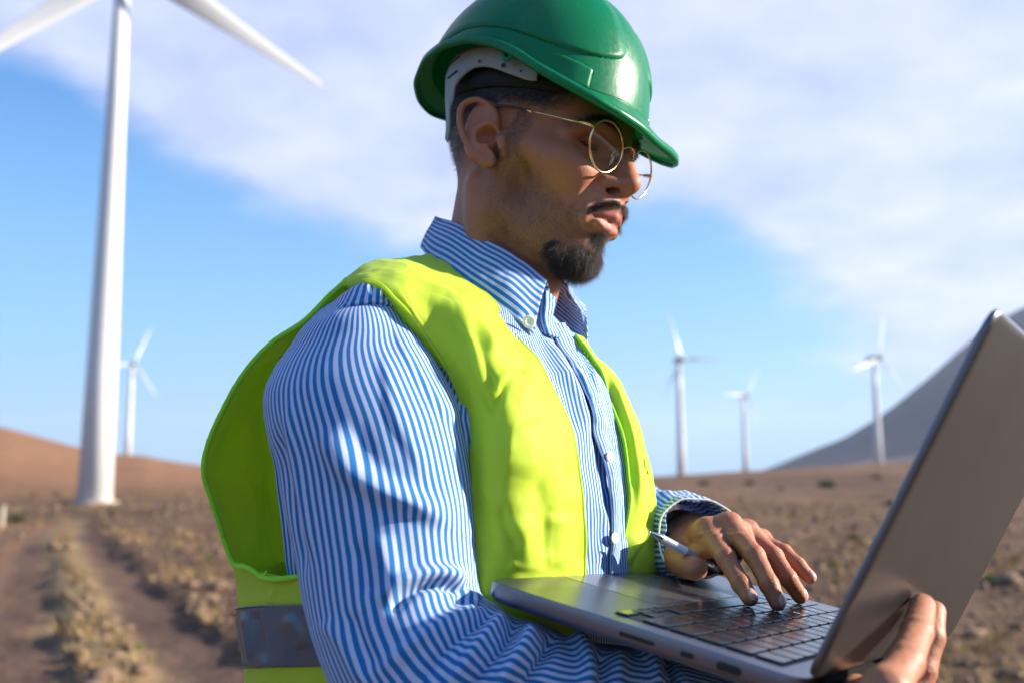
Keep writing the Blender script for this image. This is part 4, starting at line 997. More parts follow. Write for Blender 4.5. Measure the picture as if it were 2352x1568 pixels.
    st = [  # (polyline, amplitude, width to its right-hand side, other side)
        ([(746, 975), (765, 1035), (800, 1085), (870, 1130), (960, 1165), (1060, 1215)], .0105, 22, 58),
        ([(795, 960), (850, 1060), (930, 1110), (1020, 1150)], -.0070, 30),
        ([(905, 745), (925, 800), (960, 860), (1010, 930), (1050, 985)], .0060, 12, 46),
        ([(880, 800), (892, 880), (905, 950), (945, 1030), (975, 1100)], .0050, 16, 46),
        ([(860, 1225), (880, 1290), (900, 1350)], .0050, 18, 34), ([(820, 1240), (842, 1310), (850, 1370)], -.0040, 20),
        ([(870, 1395), (905, 1350), (960, 1325), (1020, 1320), (1080, 1335)], .0090, 13, 20), ([(890, 1412), (940, 1362), (1000, 1342), (1090, 1362)], -.0080, 11),
        ([(990, 1345), (1040, 1340), (1085, 1375), (1100, 1385)], .005, 10), ([(1040, 1372), (1075, 1385), (1105, 1400)], -.004, 9),
        ([(640, 960), (655, 1080), (690, 1220), (705, 1330)], -.0040, 10), ([(668, 900), (672, 1010), (700, 1160), (725, 1300)], .0025, 14),
        
        # forearm folds fanning out of the crook
        ([(1120, 1395), (1040, 1420), (950, 1475), (860, 1560)], .0060, 15, 22), ([(1140, 1405), (1080, 1440), (1010, 1500), (950, 1590)], -.0065, 13),
        ([(1165, 1405), (1120, 1450), (1060, 1530), (1010, 1600)], .0075, 12, 20), ([(1190, 1425), (1160, 1470), (1110, 1540), (1070, 1600)], -.0080, 11),
        ([(1222, 1430), (1200, 1480), (1160, 1540), (1120, 1610)], .0085, 10, 24), ([(1265, 1455), (1262, 1490), (1235, 1530), (1200, 1590)], -.0095, 13),
        ([(1300, 1462), (1330, 1485), (1345, 1530), (1340, 1600)], .0090, 12, 26), ([(1372, 1500), (1385, 1540), (1380, 1600)], -.0070, 14), ([(1430, 1490), (1420, 1540), (1410, 1600)], .0050, 18),
        ([(1470, 1490), (1500, 1530), (1510, 1600)], .0070, 9, 14), ([(1525, 1505), (1550, 1550), (1560, 1600)], -.0080, 9),
        ([(800, 1400), (830, 1470), (860, 1540)], -.0035, 16), ([(740, 1420), (790, 1480), (850, 1590)], .0035, 20)]
    N_ = 78
    Ns = np.interp(np.linspace(0, 1, 260), [0, .34, .55, 1], [N_, N_, N_ * .86, N_ * .62]); u = (np.arange(seg + 1)[None] / seg - .75) * Ns[:, None]
    ctr = G.mean(1); v = np.r_[0, np.cumsum(np.linalg.norm(np.diff(ctr, axis=0), axis=1))] / PITCHW
    cloth('sleeve', G, M_SHIRT, sh, (u, v), closed=True, strokes=[(a[0], a[1] * ((.85 if a[1] > .008 else .5) if max(p[1] for p in a[0]) < 1300 and a[2] > 9 else 1), *a[2:]) for a in st], noise_amp=.0003, nseed=9, scale=9)
    # shoulder yoke piece between seam and vest strap
    rows = [[(640, 850, .82), (668, 800, .805), (717, 756, .780), (788, 716, .752), (860, 704, .750), (898, 712, .758), (950, 746, .775)],
            [(652, 835, .83), (690, 768, .80), (740, 722, .772), (800, 684, .752), (862, 676, .752), (910, 688, .760), (965, 728, .775)],
            [(700, 790, .86), (735, 715, .825), (775, 685, .80), (822, 652, .775), (870, 645, .775), (925, 660, .785), (990, 720, .80)],
            [(760, 760, .90), (790, 700, .87), (830, 670, .85), (870, 640, .83), (915, 632, .83), (960, 645, .84), (1030, 720, .85)]]
    g = net_px(rows, 40, 120); uv = arc_uv(g, PITCHW)[..., [0, 1]]
    cloth('yoke', g, M_SHIRT, sh, uv, noise_amp=.0012, strokes=[([(668, 797), (717, 750), (788, 705), (860, 693), (898, 702), (950, 738)], .0022, 4), ([(868, 690), (876, 668), (884, 655)], .003, 3, 5)])
    # dark side piece of the shirt body seen behind the sleeve
    rows = [[(690, 760, .86), (720, 750, .84), (790, 745, .80)], [(645, 830, .845), (680, 820, .83), (770, 810, .81)], [(620, 900, .83), (650, 900, .82), (760, 900, .82)], [(622, 1003, .835), (660, 1003, .825), (760, 1000, .82)], [(634, 1112, .84), (670, 1112, .83), (780, 1110, .82)], [(648, 1217, .845), (690, 1217, .83), (800, 1215, .82)],
            [(660, 1321, .85), (700, 1325, .835), (820, 1330, .82)], [(680, 1480, .86), (730, 1480, .84), (850, 1480, .82)]]
    g = net_px(rows, 90, 40); cloth('side_panel', g, M_SHIRT, sh, arc_uv(g, PITCHW), noise_amp=.002, scale=10, strokes=[([(640, 980), (655, 1100), (678, 1250)], .006, 7), ([(655, 960), (668, 1080), (690, 1220)], -.006, 6)])
    # ---- collar
    te = [(1003, 498, .945), (1027, 508, .922), (1060, 521, .900), (1090, 538, .888), (1123, 557, .880), (1156, 574, .875), (1182, 590, .872), (1209, 607, .870), (1232, 627, .868), (1256, 645, .865)]
    be = [(968, 568, .940), (988, 592, .902), (1022, 613, .874), (1056, 637, .858), (1088, 660, .848), (1119, 682, .840), (1149, 703, .834), (1178, 726, .830), (1203, 750, .827), (1226, 768, .825)]
    TE = resample([P(*p) for p in te], 90); BE = resample([P(*p) for p in be], 90)
    bk = np.array([P(*p) for p in [(1080, 500, 1.0), (1040, 495, .985), (1012, 494, .965)]])
    rows = []
    inner = TE + np.array([.004, .014, -.024]); mid = TE + np.array([.002, .006, -.006])
    k = np.linspace(0, 1, 40)[:, None, None]
    leaf = TE[None] * (1 - k) + BE[None] * k; bulge = np.sin(k * PI) * np.array([-.2, -1, .1]) * .004
    leaf = leaf + bulge
    g = np.concatenate([inner[None], (inner * .5 + mid * .5)[None], mid[None], leaf], 0)
    du = np.r_[0, np.cumsum(np.linalg.norm(np.diff(g[:, 45], axis=0), axis=1))]; dv = np.r_[0, np.cumsum(np.linalg.norm(np.diff(TE, axis=0), axis=1))]
    uv = np.stack([du[:, None] / .0061 + 0 * dv[None], dv[None] / .0049 + 0 * du[:, None]], -1)
    cst = [([(1150, 640), (1190, 690), (1212, 735)], .0016, 20), ([(1196, 742), (1216, 728), (1240, 716)], -.0016, 8), ([(1040, 560), (1090, 600), (1140, 640)], -.0012, 16), ([(1186, 730), (1200, 745), (1222, 762)], .0014, 5)]
    co = cloth('collar', g, M_SHIRT, sh, uv, solid=.0022, noise_amp=.0006, scale=30, strokes=cst)
    co['label'] = 'near leaf of the button-down collar'
    pb = P(1216, 739, .8195); button(0, 0, 0, .0058, co, nrm=-(ray(1216, 739)) + FD * .3, pos=pb)
    # back of the collar, round the nape to the far leaf
    bt = np.array([P(*p) for p in [(1003, 498, .945), (1008, 500, .965), (1035, 510, .990), (1080, 525, 1.005), (1140, 545, 1.005), (1200, 575, .990), (1260, 612, .965), (1300, 650, .945), (1322, 684, .930), (1344, 703, .925)]])
    bb = np.array([P(*p) for p in [(968, 568, .940), (975, 575, .985), (1015, 590, 1.01), (1080, 610, 1.02), (1140, 630, 1.02), (1200, 660, 1.00), (1270, 730, .965), (1310, 765, .935), (1335, 780, .920), (1349, 800, .915)]])
    A_ = resample(bt, 90); B_ = resample(bb, 90); k = np.linspace(0, 1, 26)[:, None, None]; g = A_[None] * (1 - k) + B_[None] * k
    du = np.linspace(0, .05, 26); dv = np.r_[0, np.cumsum(np.linalg.norm(np.diff(A_, axis=0), axis=1))]
    cloth('collar', g, M_SHIRT, sh, np.stack([du[:, None] / .0046 + 0 * dv[None], dv[None] / .0049 + 0 * du[:, None]], -1), solid=.002, noise_amp=.0008, scale=30,
          strokes=[([(1300, 670), (1322, 700), (1345, 715)], .004, 8)])
    # far leaf folded outwards and front band
    rows = [[(1300, 650, .944), (1322, 683, .929), (1345, 702, .921)], [(1304, 668, .930), (1326, 700, .915), (1347, 722, .909)], [(1312, 690, .925), (1332, 722, .909), (1349, 750, .904)], [(1322, 712, .92), (1340, 742, .906), (1350, 790, .902)]]
    g = net_px(rows, 30, 30); cloth('collar_leaf', g, M_SHIRT, sh, arc_uv(g, .0049)[..., [1, 0]], solid=.002, noise_amp=.0015, scale=60)
    rows = [[(1236, 668, .862), (1256, 668, .857), (1277, 687, .868)], [(1236, 695, .856), (1255, 700, .851), (1275, 708, .862)], [(1236, 728, .848), (1252, 735, .845), (1266, 743, .855)], [(1245, 765, .840), (1262, 770, .838), (1285, 775, .845)]]
    g = net_px(rows, 40, 24); cloth('collar_band', g, M_SHIRT, sh, arc_uv(g, .0046), solid=.002, noise_amp=.0008, scale=50)
    rows = [[(1266, 742, .872), (1300, 752, .885), (1335, 770, .900)], [(1275, 765, .862), (1308, 785, .868), (1348, 800, .895)], [(1290, 800, .850), (1325, 830, .852), (1354, 850, .872)]]
    g = net_px(rows, 40, 34); cloth('placket_top', g, M_SHIRT, sh, arc_uv(g, .0046), solid=.0016, noise_amp=.0012, scale=50)
    # ---- far sleeve and cuff
    cuff = [(1512, 1238, .862), (1521, 1184, .868), (1560, 1149, .874), (1600, 1146, .876), (1640, 1152, .876), (1684, 1180, .872), (1713, 1222, .866), (1712, 1266, .856), (1690, 1300, .850), (1650, 1318, .846), (1610, 1325, .844), (1562, 1318, .848), (1526, 1286, .855)]
    c0 = np.array([P(*p) for p in cuff]); c0 = np.r_[c0, c0[:1]]
    c0 = resample(c0, 121)[:-1]; ctr = c0.mean(0)
    def ringat(px, y, sc_, tw=0): c = P(*px, y); return c + (c0 - ctr) * sc_
    rs = np.array([c0, ringat((1590, 1233), .885, 1.02), ringat((1565, 1228), .915, 1.06), ringat((1560, 1224), .945, .96), ringat((1545, 1216), .97, 1.12), ringat((1530, 1214), 1.0, 1.02), ringat((1500, 1220), 1.05, 1.3), ringat((1450, 1200), 1.10, 1.5)])
    g = cr_spline(rs, 120); ctrs = g.mean(1); v = np.r_[0, np.cumsum(np.linalg.norm(np.diff(ctrs, axis=0), axis=1))] / .0046
    cloth('sleeve', g, M_SHIRT, sh, (np.arange(121) / 120 * 50, v), closed=True, noise_amp=.0022, scale=30, solid=.0014)
    cr_ = tube(np.r_[c0, c0[:1]] + (c0.mean(0) - np.r_[c0, c0[:1]]) * .0, .0008, 6, caps=False)
    make('cuff_edge', cr_[0], cr_[1], simple('white cotton edge', (.8, .82, .86), .8), sh)
    return sh
SHIRT = build_shirt()
def build_vest():
    ve = empty('vest', (0, 0, 0)); ve.parent = person; ve['label'] = 'fluorescent yellow-green safety vest worn open with a grey band'
    rows = [[(784, 656, .81), (800, 641, .80), (850, 608, .825), (900, 594, .85), (945, 590, .875), (985, 584, .90)],
            [(806, 672, .79), (827, 646, .776), (880, 622, .79), (930, 607, .82), (975, 600, .85), (1016, 597, .878)],
            [(862, 684, .765), (884, 662, .752), (925, 642, .768), (970, 632, .795), (1015, 628, .83), (1060, 630, .860)],
            [(914, 738, .768), (936, 717, .748), (975, 690, .756), (1020, 675, .768), (1070, 672, .803), (1126, 685, .838)],
            [(955, 795, .772), (979, 774, .752), (1020, 750, .746), (1070, 738, .748), (1120, 738, .782), (1176, 749, .817)],
            [(1000, 870, .772), (1027, 850, .752), (1070, 830, .738), (1120, 822, .737), (1175, 820, .765), (1225, 819, .800)],
            [(1034, 950, .77), (1062, 930, .748), (1110, 915, .732), (1165, 910, .728), (1225, 905, .752), (1270, 897, .790)],
            [(1045, 1025, .77), (1077, 1010, .744), (1130, 1000, .724), (1185, 1000, .722), (1250, 1000, .745), (1308, 985, .780)],
            [(1020, 1130, .76), (1084, 1120, .738), (1140, 1115, .722), (1200, 1115, .722), (1270, 1110, .745), (1328, 1100, .779)],
            [(1020, 1230, .765), (1088, 1220, .730), (1145, 1220, .722), (1205, 1220, .726), (1272, 1218, .750), (1339, 1210, .780)],
            [(1020, 1320, .765), (1092, 1310, .732), (1150, 1315, .726), (1210, 1315, .732), (1275, 1310, .755), (1338, 1300, .785)],
            [(1020, 1500, .770), (1092, 1500, .735), (1150, 1500, .735), (1210, 1500, .745), (1275, 1500, .765), (1338, 1500, .79)]]
    g = net_px(rows, 330, 200)
    st = [([(1060, 700), (1098, 770), (1112, 830), (1128, 880), (1136, 915)], -.0055, 9), ([(1030, 715), (1055, 760), (1072, 800), (1080, 860), (1074, 930)], -.0040, 12),
          ([(1085, 790), (1095, 840), (1108, 880), (1130, 900), (1150, 875), (1160, 845)], .0050, 8, 12), ([(1015, 680), (1080, 730), (1125, 790), (1150, 830), (1165, 860)], .0055, 10, 16),
          ([(1150, 850), (1175, 870), (1200, 880), (1230, 905)], .0040, 10), ([(1135, 800), (1175, 840), (1210, 855)], -.0045, 12), ([(1105, 905), (1130, 935), (1150, 900), (1158, 870)], -.0055, 8),
          ([(985, 640), (1060, 700), (1150, 790), (1230, 900), (1290, 1010)], .0030, 20, 8), ([(930, 610), (1010, 640), (1090, 710), (1160, 790)], -.0025, 14),
          ([(1240, 880), (1280, 980), (1310, 1100)], .0035, 12), ([(1075, 880), (1078, 960), (1080, 1040)], -.003, 8),
          ([(1205, 960), (1215, 1020), (1200, 1100)], .0050, 34), ([(1140, 1000), (1130, 1080), (1120, 1180)], .004, 26), ([(1095, 1120), (1110, 1200), (1120, 1290)], -.0040, 18),
          ([(1230, 1090), (1250, 1180), (1255, 1310)], -.0060, 14), ([(1175, 1180), (1200, 1240), (1215, 1310)], .0060, 14, 22), ([(1265, 1170), (1262, 1240), (1258, 1310)], .0055, 8, 30),
          ([(1150, 1150), (1165, 1210), (1190, 1260)], -.0035, 10), ([(1310, 1150), (1322, 1230), (1320, 1310)], -.004, 12), ([(1160, 640), (1130, 690)], .0, 5),
          ([(905, 655), (960, 735), (1020, 820), (1066, 940)], .0016, 5, 3), ([(1165, 1290), (1200, 1300), (1260, 1305)], .002, 8)]
    cloth('front_panel', g, M_VEST, ve, arc_uv(g, 1.0), strokes=[(a[0], a[1] * .6, *[w * 1.35 for w in a[2:]]) for a in st], noise_amp=.0013, scale=15, solid=.0010, ridge=(.0018, (20, 20, 7)))
    lastf = cloth.last
    # armhole binding, front
    ah = [(785, 658, .792), (827, 645, .774), (860, 647, .759), (884, 661, .750), (907, 687, .747), (936, 716, .746), (979, 774, .750), (1003, 812, .750), (1027, 850, .750), (1050, 897, .748), (1063, 936, .746), (1073, 969, .744), (1081, 1010, .741), (1087, 1120, .735)]
    V, Fq = tube([P(*p) for p in ah], .0014, 8, n=90); make('binding', V, Fq, M_VEST, ve)
    ie = [(985, 584, .899), (1016, 597, .877), (1060, 630, .859), (1126, 685, .837), (1176, 749, .816), (1225, 819, .799), (1270, 897, .789), (1308, 985, .779), (1328, 1100, .778), (1339, 1210, .779), (1338, 1300, .784), (1338, 1400, .788)]
    V, Fq = tube(lastf[::4, -1], .0015, 8); make('binding', V, Fq, M_VEST, ve)
    # back panel, ballooning; its inner face shows through the armhole
    rows = [[(795, 646, .790), (850, 625, .85), (910, 612, .90), (985, 598, .94)], [(755, 681, .795), (810, 680, .86), (890, 670, .92), (985, 650, .96)], [(698, 738, .80), (770, 740, .87), (860, 735, .93), (985, 700, .97)], [(622, 789, .81), (700, 800, .885), (800, 815, .95), (985, 800, .99)],
            [(560, 858, .82), (640, 870, .90), (770, 890, .97), (985, 900, 1.0)], [(515, 935, .83), (600, 950, .91), (740, 970, .98), (980, 1000, 1.01)], [(478, 1020, .84), (560, 1035, .92), (700, 1050, .99), (980, 1060, 1.02)],
            [(468, 1085, .845), (550, 1095, .925), (690, 1110, .99), (980, 1120, 1.02)], [(485, 1145, .85), (565, 1150, .93), (690, 1170, .99), (980, 1180, 1.02)], [(510, 1222, .86), (580, 1225, .93), (690, 1230, .99), (980, 1230, 1.02)],
            [(524, 1272, .868), (590, 1275, .93), (690, 1280, .985), (980, 1280, 1.01)], [(546, 1330, .89), (600, 1340, .94), (690, 1350, .98), (980, 1350, 1.0)], [(556, 1480, .90), (610, 1490, .95), (700, 1500, .98), (980, 1500, 1.0)]]
    g = net_px(rows, 200, 90)
    cloth('back_panel', g, M_VEST, ve, arc_uv(g, 1.0), noise_amp=.004, scale=7, ridge=(.0035, (16, 16, 5)), strokes=[([(560, 900), (570, 1040), (560, 1180), (575, 1290)], .006, 26), ([(600, 900), (610, 1060), (600, 1240)], -.005, 26), ([(640, 840), (620, 980), (625, 1130)], .004, 18), ([(500, 1060), (530, 1160), (560, 1280)], -.004, 16)])
    be = [(795, 646, .788), (755, 681, .793), (698, 738, .798), (622, 789, .808), (560, 858, .818), (515, 935, .828), (478, 1020, .838), (468, 1085, .843), (485, 1145, .848), (508, 1200, .855), (512, 1235, .860), (524, 1272, .865), (536, 1293, .862), (560, 1300, .850), (582, 1310, .838), (604, 1326, .828), (640, 1329, .812), (693, 1322, .800)]
    lastb = cloth.last; bpts = np.concatenate([lastb[0:160:5, 0], [P(*p) for p in be[12:]]]); V, Fq = tube(bpts, .0024, 8, n=190); V = V + rng.normal(0, .0001, V.shape); make('binding', V, Fq, M_TRIM, ve)
    V, Fq = tube([P(600, 1322, .829), P(608, 1318, .826), P(612, 1312, .824), P(611, 1322, .825)], [.0014, .001, .0012, .0006], 6, n=12); make('thread_end', V, Fq, M_TRIM, ve)
    # lower body of the vest
    cols = ['bk', 'bl', 'sil', 'a', 'b', 'c', 'd', 'e']
    def lower(v, s):
        return [(980, v, 1.0), (640, v + s[0] * .3, .97), (s[1], v + s[0], .905), (s[2], v + s[3], .845), (s[4], v + s[5], .803), (800, v + s[6], .780), (930, v + s[6], .765), (1092, v + s[6] * .5, .735)]
    L0 = [[(980, 1300, 1.0), (640, 1290, .97), (536, 1292, .905), (582, 1310, .842), (693, 1322, .80), (800, 1290, .78), (930, 1250, .765), (1092, 1220, .735)],
          [(980, 1350, 1.0), (640, 1345, .97), (546, 1345, .905), (600, 1352, .842), (700, 1352, .80), (800, 1340, .78), (930, 1320, .765), (1092, 1300, .735)],
          [(980, 1395, 1.0), (640, 1393, .97), (548, 1395, .905), (604, 1388, .842), (700, 1386, .80), (800, 1388, .78), (930, 1390, .765), (1092, 1390, .735)],
          [(980, 1465, 1.0), (640, 1463, .97), (553, 1465, .905), (608, 1458, .842), (706, 1455, .80), (806, 1455, .78), (930, 1455, .765), (1092, 1455, .735)],
          [(980, 1532, 1.0), (640, 1532, .97), (563, 1532, .905), (614, 1530, .842), (714, 1527, .80), (812, 1524, .78), (930, 1525, .765), (1092, 1525, .735)],
          [(980, 1640, 1.0), (640, 1640, .97), (566, 1640, .905), (620, 1640, .842), (722, 1640, .80), (820, 1640, .78), (930, 1640, .765), (1092, 1640, .735)],
          [(980, 1820, 1.0), (640, 1820, .97), (570, 1820, .905), (626, 1820, .842), (726, 1820, .80), (824, 1820, .78), (930, 1820, .765), (1092, 1820, .735)]]
    g = net_px(L0, 160, 160)
    stl = [([(640, 1340), (630, 1365), (622, 1386)], .002, 7), ([(700, 1330), (650, 1345), (600, 1330)], -.0015, 9), ([(628, 1535), (630, 1568), (632, 1600)], -.0012, 3), ([(560, 1400), (572, 1460), (580, 1525)], .0030, 8), ([(590, 1400), (600, 1450), (612, 1525)], -.0026, 9), ([(660, 1410), (690, 1450), (700, 1490)], .002, 14)]
    cloth('lower_panel', g, M_VEST, ve, arc_uv(g, 1.0), noise_amp=.0010, scale=12, strokes=stl)
    # reflective band
    def band(ra, rb, name, mat, off):
        gg = cr_spline(np.array([[P(*p) for p in r] for r in L0]), 601)      # rows
        t = np.linspace(ra, rb, 46) * 100; gg = gg[t.round().astype(int)]; gg = np.swapaxes(cr_spline(np.swapaxes(gg, 0, 1), 160), 0, 1)
        nn = grid_normals(gg); s0 = -np.sign((nn * (gg - CAM)).sum(-1).mean()); gg = gg + nn * s0 * off
        return cloth(name, gg, mat, ve, arc_uv(gg, 1.0), noise_amp=.0014, scale=12, strokes=stl, solid=.0008)
    mr, nt, out = new_mat('grey retroreflective tape'); tc = N(nt, 'ShaderNodeTexCoord')
    cr2 = noise(nt, N(nt, 'ShaderNodeMapping', inp={0: tc.outputs['Object'], 3: (1, 1, .35)}).outputs[0], 34, 4, .6)
    c = mix_c(nt, ramp(nt, cr2, [(.5, 0.0), (.62, 1.0)]), (.085, .130, .185), (.13, .125, .135))
    b = bsdf(nt, out, Base_Color=c, Roughness=.42, Metallic=.35, Normal=bump(nt, cr2, .5, .002))
    bd = band(2.0, 4.0, 'reflective_band', mr, .0016); bd['label'] = 'grey reflective band round the waist'
    mt = simple('dark stitching', (.05, .06, .07), .7)
    gg = cr_spline(np.array([[P(*p) for p in r] for r in L0]), 601)
    mbs = MB()
    for rr in (206, 393):
        line = cr_spline(gg[rr], 700); nn = np.cross(np.gradient(line, axis=0), (0, 0, 1)); nn /= np.linalg.norm(nn, axis=1, keepdims=True); nn *= np.sign((nn * (CAM - line)).sum(1, keepdims=True))
        line = line + nn * .0030
        for i in range(150, 520, 6):
            mbs.tube([line[i], line[i + 3]], .0005, 5)
    mbs.make('stitching', mt, bd)['kind'] = 'stuff'
    # far front panel
    rows = [[(1322, 770, .875), (1338, 775, .905), (1342, 780, .93)], [(1348, 800, .865), (1362, 815, .885), (1372, 830, .93)], [(1385, 855, .862), (1402, 862, .882), (1418, 876, .925)], [(1408, 905, .858), (1430, 908, .872), (1446, 930, .920)],
            [(1425, 980, .850), (1454, 985, .865), (1473, 992, .915)], [(1437, 1050, .846), (1470, 1052, .865), (1491, 1055, .912)], [(1444, 1120, .842), (1477, 1120, .862), (1502, 1120, .905)], [(1438, 1190, .842), (1474, 1190, .856), (1507, 1185, .895)],
            [(1424, 1255, .840), (1465, 1255, .850), (1512, 1250, .885)], [(1405, 1312, .840), (1460, 1310, .848), (1516, 1303, .880)], [(1395, 1420, .845), (1450, 1420, .852), (1510, 1420, .885)]]
    g = net_px(rows, 160, 70)
    fp = cloth('front_panel', g, M_VEST, ve, arc_uv(g, 1.0), noise_amp=.001, scale=20, strokes=[([(1365, 810), (1412, 890), (1440, 980), (1456, 1080), (1460, 1180)], .0045, 6, 9), ([(1380, 850), (1418, 930), (1445, 1040), (1450, 1150)], -.004, 6), ([(1470, 1000), (1482, 1080), (1478, 1160)], -.003, 8), ([(1500, 1210), (1460, 1250), (1430, 1300)], .003, 10), ([(1490, 1180), (1480, 1240), (1450, 1300)], -.002, 8)])
    lastg = cloth.last
    mk_ = MB()
    for pl in ([(1479, 1052), (1482, 1075)], [(1487, 1080), (1489, 1088)], [(1484, 1085), (1486, 1108)], [(1488, 1104), (1492, 1112)], [(1489, 1104), (1489, 1116)], [(1490, 1120), (1495, 1129)]):
        mk_.tube([P(*p, .8585 + (p[0] - 1467) * .0017) for p in pl], .0006, 6)
    mk_.make('print_mark', simple('green print', (.12, .30, .03), .7), fp)['kind'] = 'stuff'
    ie2 = [(1349, 797, .868), (1385, 855, .860), (1408, 905, .856), (1425, 980, .848), (1437, 1050, .844), (1444, 1120, .840), (1438, 1190, .840), (1424, 1255, .838), (1405, 1312, .838)]
    V, Fq = tube(lastg[::3, 0], .0015, 8); make('binding', V, Fq, M_TRIM, ve)
    ie3 = [(1352, 800, .925), (1372, 830, .928), (1418, 876, .923), (1446, 930, .918), (1466, 992, .913), (1482, 1055, .91), (1496, 1120, .903), (1503, 1185, .893), (1512, 1250, .883), (1516, 1303, .878)]
    V, Fq = tube(lastg[::3, -1], .0012, 8); make('binding', V, Fq, M_TRIM, ve)
build_vest()
# trousers and boots, so that he stands on the ground
def build_legs():
    s = SDF((-.24, -.24, 0), (.24, .24, 1.06), .008)
    fl = lambda a, b, z: tuple(np.array([0, 0, z]) + FD * a + LD * b)
    s.ell(fl(-.01, 0, .98), (.14, .17, .12), .01, rot=np.array([FD, LD, (0, 0, 1)]).T)
    for q in (-1, 1):
        s.path([fl(-.01, q * .085, .92), fl(.0, q * .10, .50), fl(-.02, q * .11, .09)], [.092, .068, .058], .03, n=12)
    V, Q = s.mesh(); V = V + np.array([TC[0], TC[1], 0]); V = V + vnormals(V, Q) * (.004 * fbm(V * 12, 4, 4))[:, None]
    make('trousers', V, Q, simple('dark navy work trousers', (.02, .025, .04), .85, nscale=60, namt=.3), person)
    for q in (-1, 1):
        s = SDF((-.10, -.07, 0), (.22, .07, .16), .006); s.ell((.05, 0, .035), (.13, .048, .04), .01); s.ell((-.01, 0, .07), (.065, .045, .07), .03); s.ell((.04, 0, -.03), (.2, .2, .035), .004, mode='sub')
        V, Q = s.mesh(); V = V @ np.array([FD, LD, (0, 0, 1)]) + TC + LD * q * .11 - FD * .03
        make('boot', V, Q, simple('brown leather', (.10, .05, .025), .5, nscale=50), person)
build_legs()
# ================================================================== laptop
LO = np.array([-.01737, .68746, 1.24868]); LM = rotm(rad(-36.66), rad(10.32), rad(-3.06)); LA = rad(107.3); LW, LD_ = .3126, .2212
def lw(p): return np.asarray(p, float) @ LM.T + LO                     # laptop frame: x to hinge, y to the man's left, z up; top of the palm rest is z=0
def deck_hit(u, v, z=0.0):
    d = ray(u, v); a = LM.T @ (CAM - LO); b = LM.T @ d; return lw(a + b * ((z - a[2]) / b[2]))
def lid_pt(u, v, t=0.0): return np.array([LD_ - math.cos(LA) * u + math.sin(LA) * t, v, math.sin(LA) * u + math.cos(LA) * t])
def lid_hit(u, v, t=0.0):
    n = LM @ np.array([math.sin(LA), 0, math.cos(LA)]); p0 = lw(lid_pt(0, 0, t)); d = ray(u, v); return CAM + d * (((p0 - CAM) @ n) / (d @ n))
def metal(name, colr, rough=.32):
    m, nt, out = new_mat(name); tc = N(nt, 'ShaderNodeTexCoord'); O_ = tc.outputs['Object']
    f = noise(nt, O_, 3200, 2); g = noise(nt, O_, 14, 4)
    b = bsdf(nt, out, Base_Color=mix_c(nt, g, tuple(x * .93 for x in colr), tuple(min(1, x * 1.05) for x in colr)), Metallic=.92, Roughness=math_n(nt, 'ADD', rough - .03, math_n(nt, 'MULTIPLY', g, .08)), Normal=bump(nt, f, .12, .00006))
    return m
def rrect(x0, y0, x1, y1, r, k=8):
    pts = []
    for cx, cy, a0 in ((x1 - r, y1 - r, 0), (x0 + r, y1 - r, 90), (x0 + r, y0 + r, 180), (x1 - r, y0 + r, 270)):
        for i in range(k + 1):
            a = rad(a0 + 90 * i / k); pts.append((cx + r * math.cos(a), cy + r * math.sin(a)))
    return np.array(pts)
def stack(outl, levels, fn=None):
    """prism from an outline: levels = (inset, z)"""
    c = (outl.max(0) + outl.min(0)) / 2; e = (outl.max(0) - outl.min(0)) / 2; V = []; F_ = []; n = len(outl)
    for ins, z in levels: V.append(np.c_[c + (outl - c) * (1 - ins / e), np.full(n, z)])
    V = np.concatenate(V)
    for i in range(len(levels) - 1): F_ += [(i * n + j, i * n + (j + 1) % n, (i + 1) * n + (j + 1) % n, (i + 1) * n + j) for j in range(n)]
    F_.append(tuple(range(n))[::-1]); k = (len(levels) - 1) * n; F_.append(tuple(range(k, k + n)))
    return (V if fn is None else fn(V)), F_
def flat_smooth(o, ang=35):
    for p in o.data.polygons: p.use_smooth = True
    o.data.update(); m = o.modifiers.new('wn', 'WEIGHTED_NORMAL'); m.keep_sharp = True
    o.data.set_sharp_from_angle(angle=rad(ang)) if hasattr(o.data, 'set_sharp_from_angle') else None
    return o
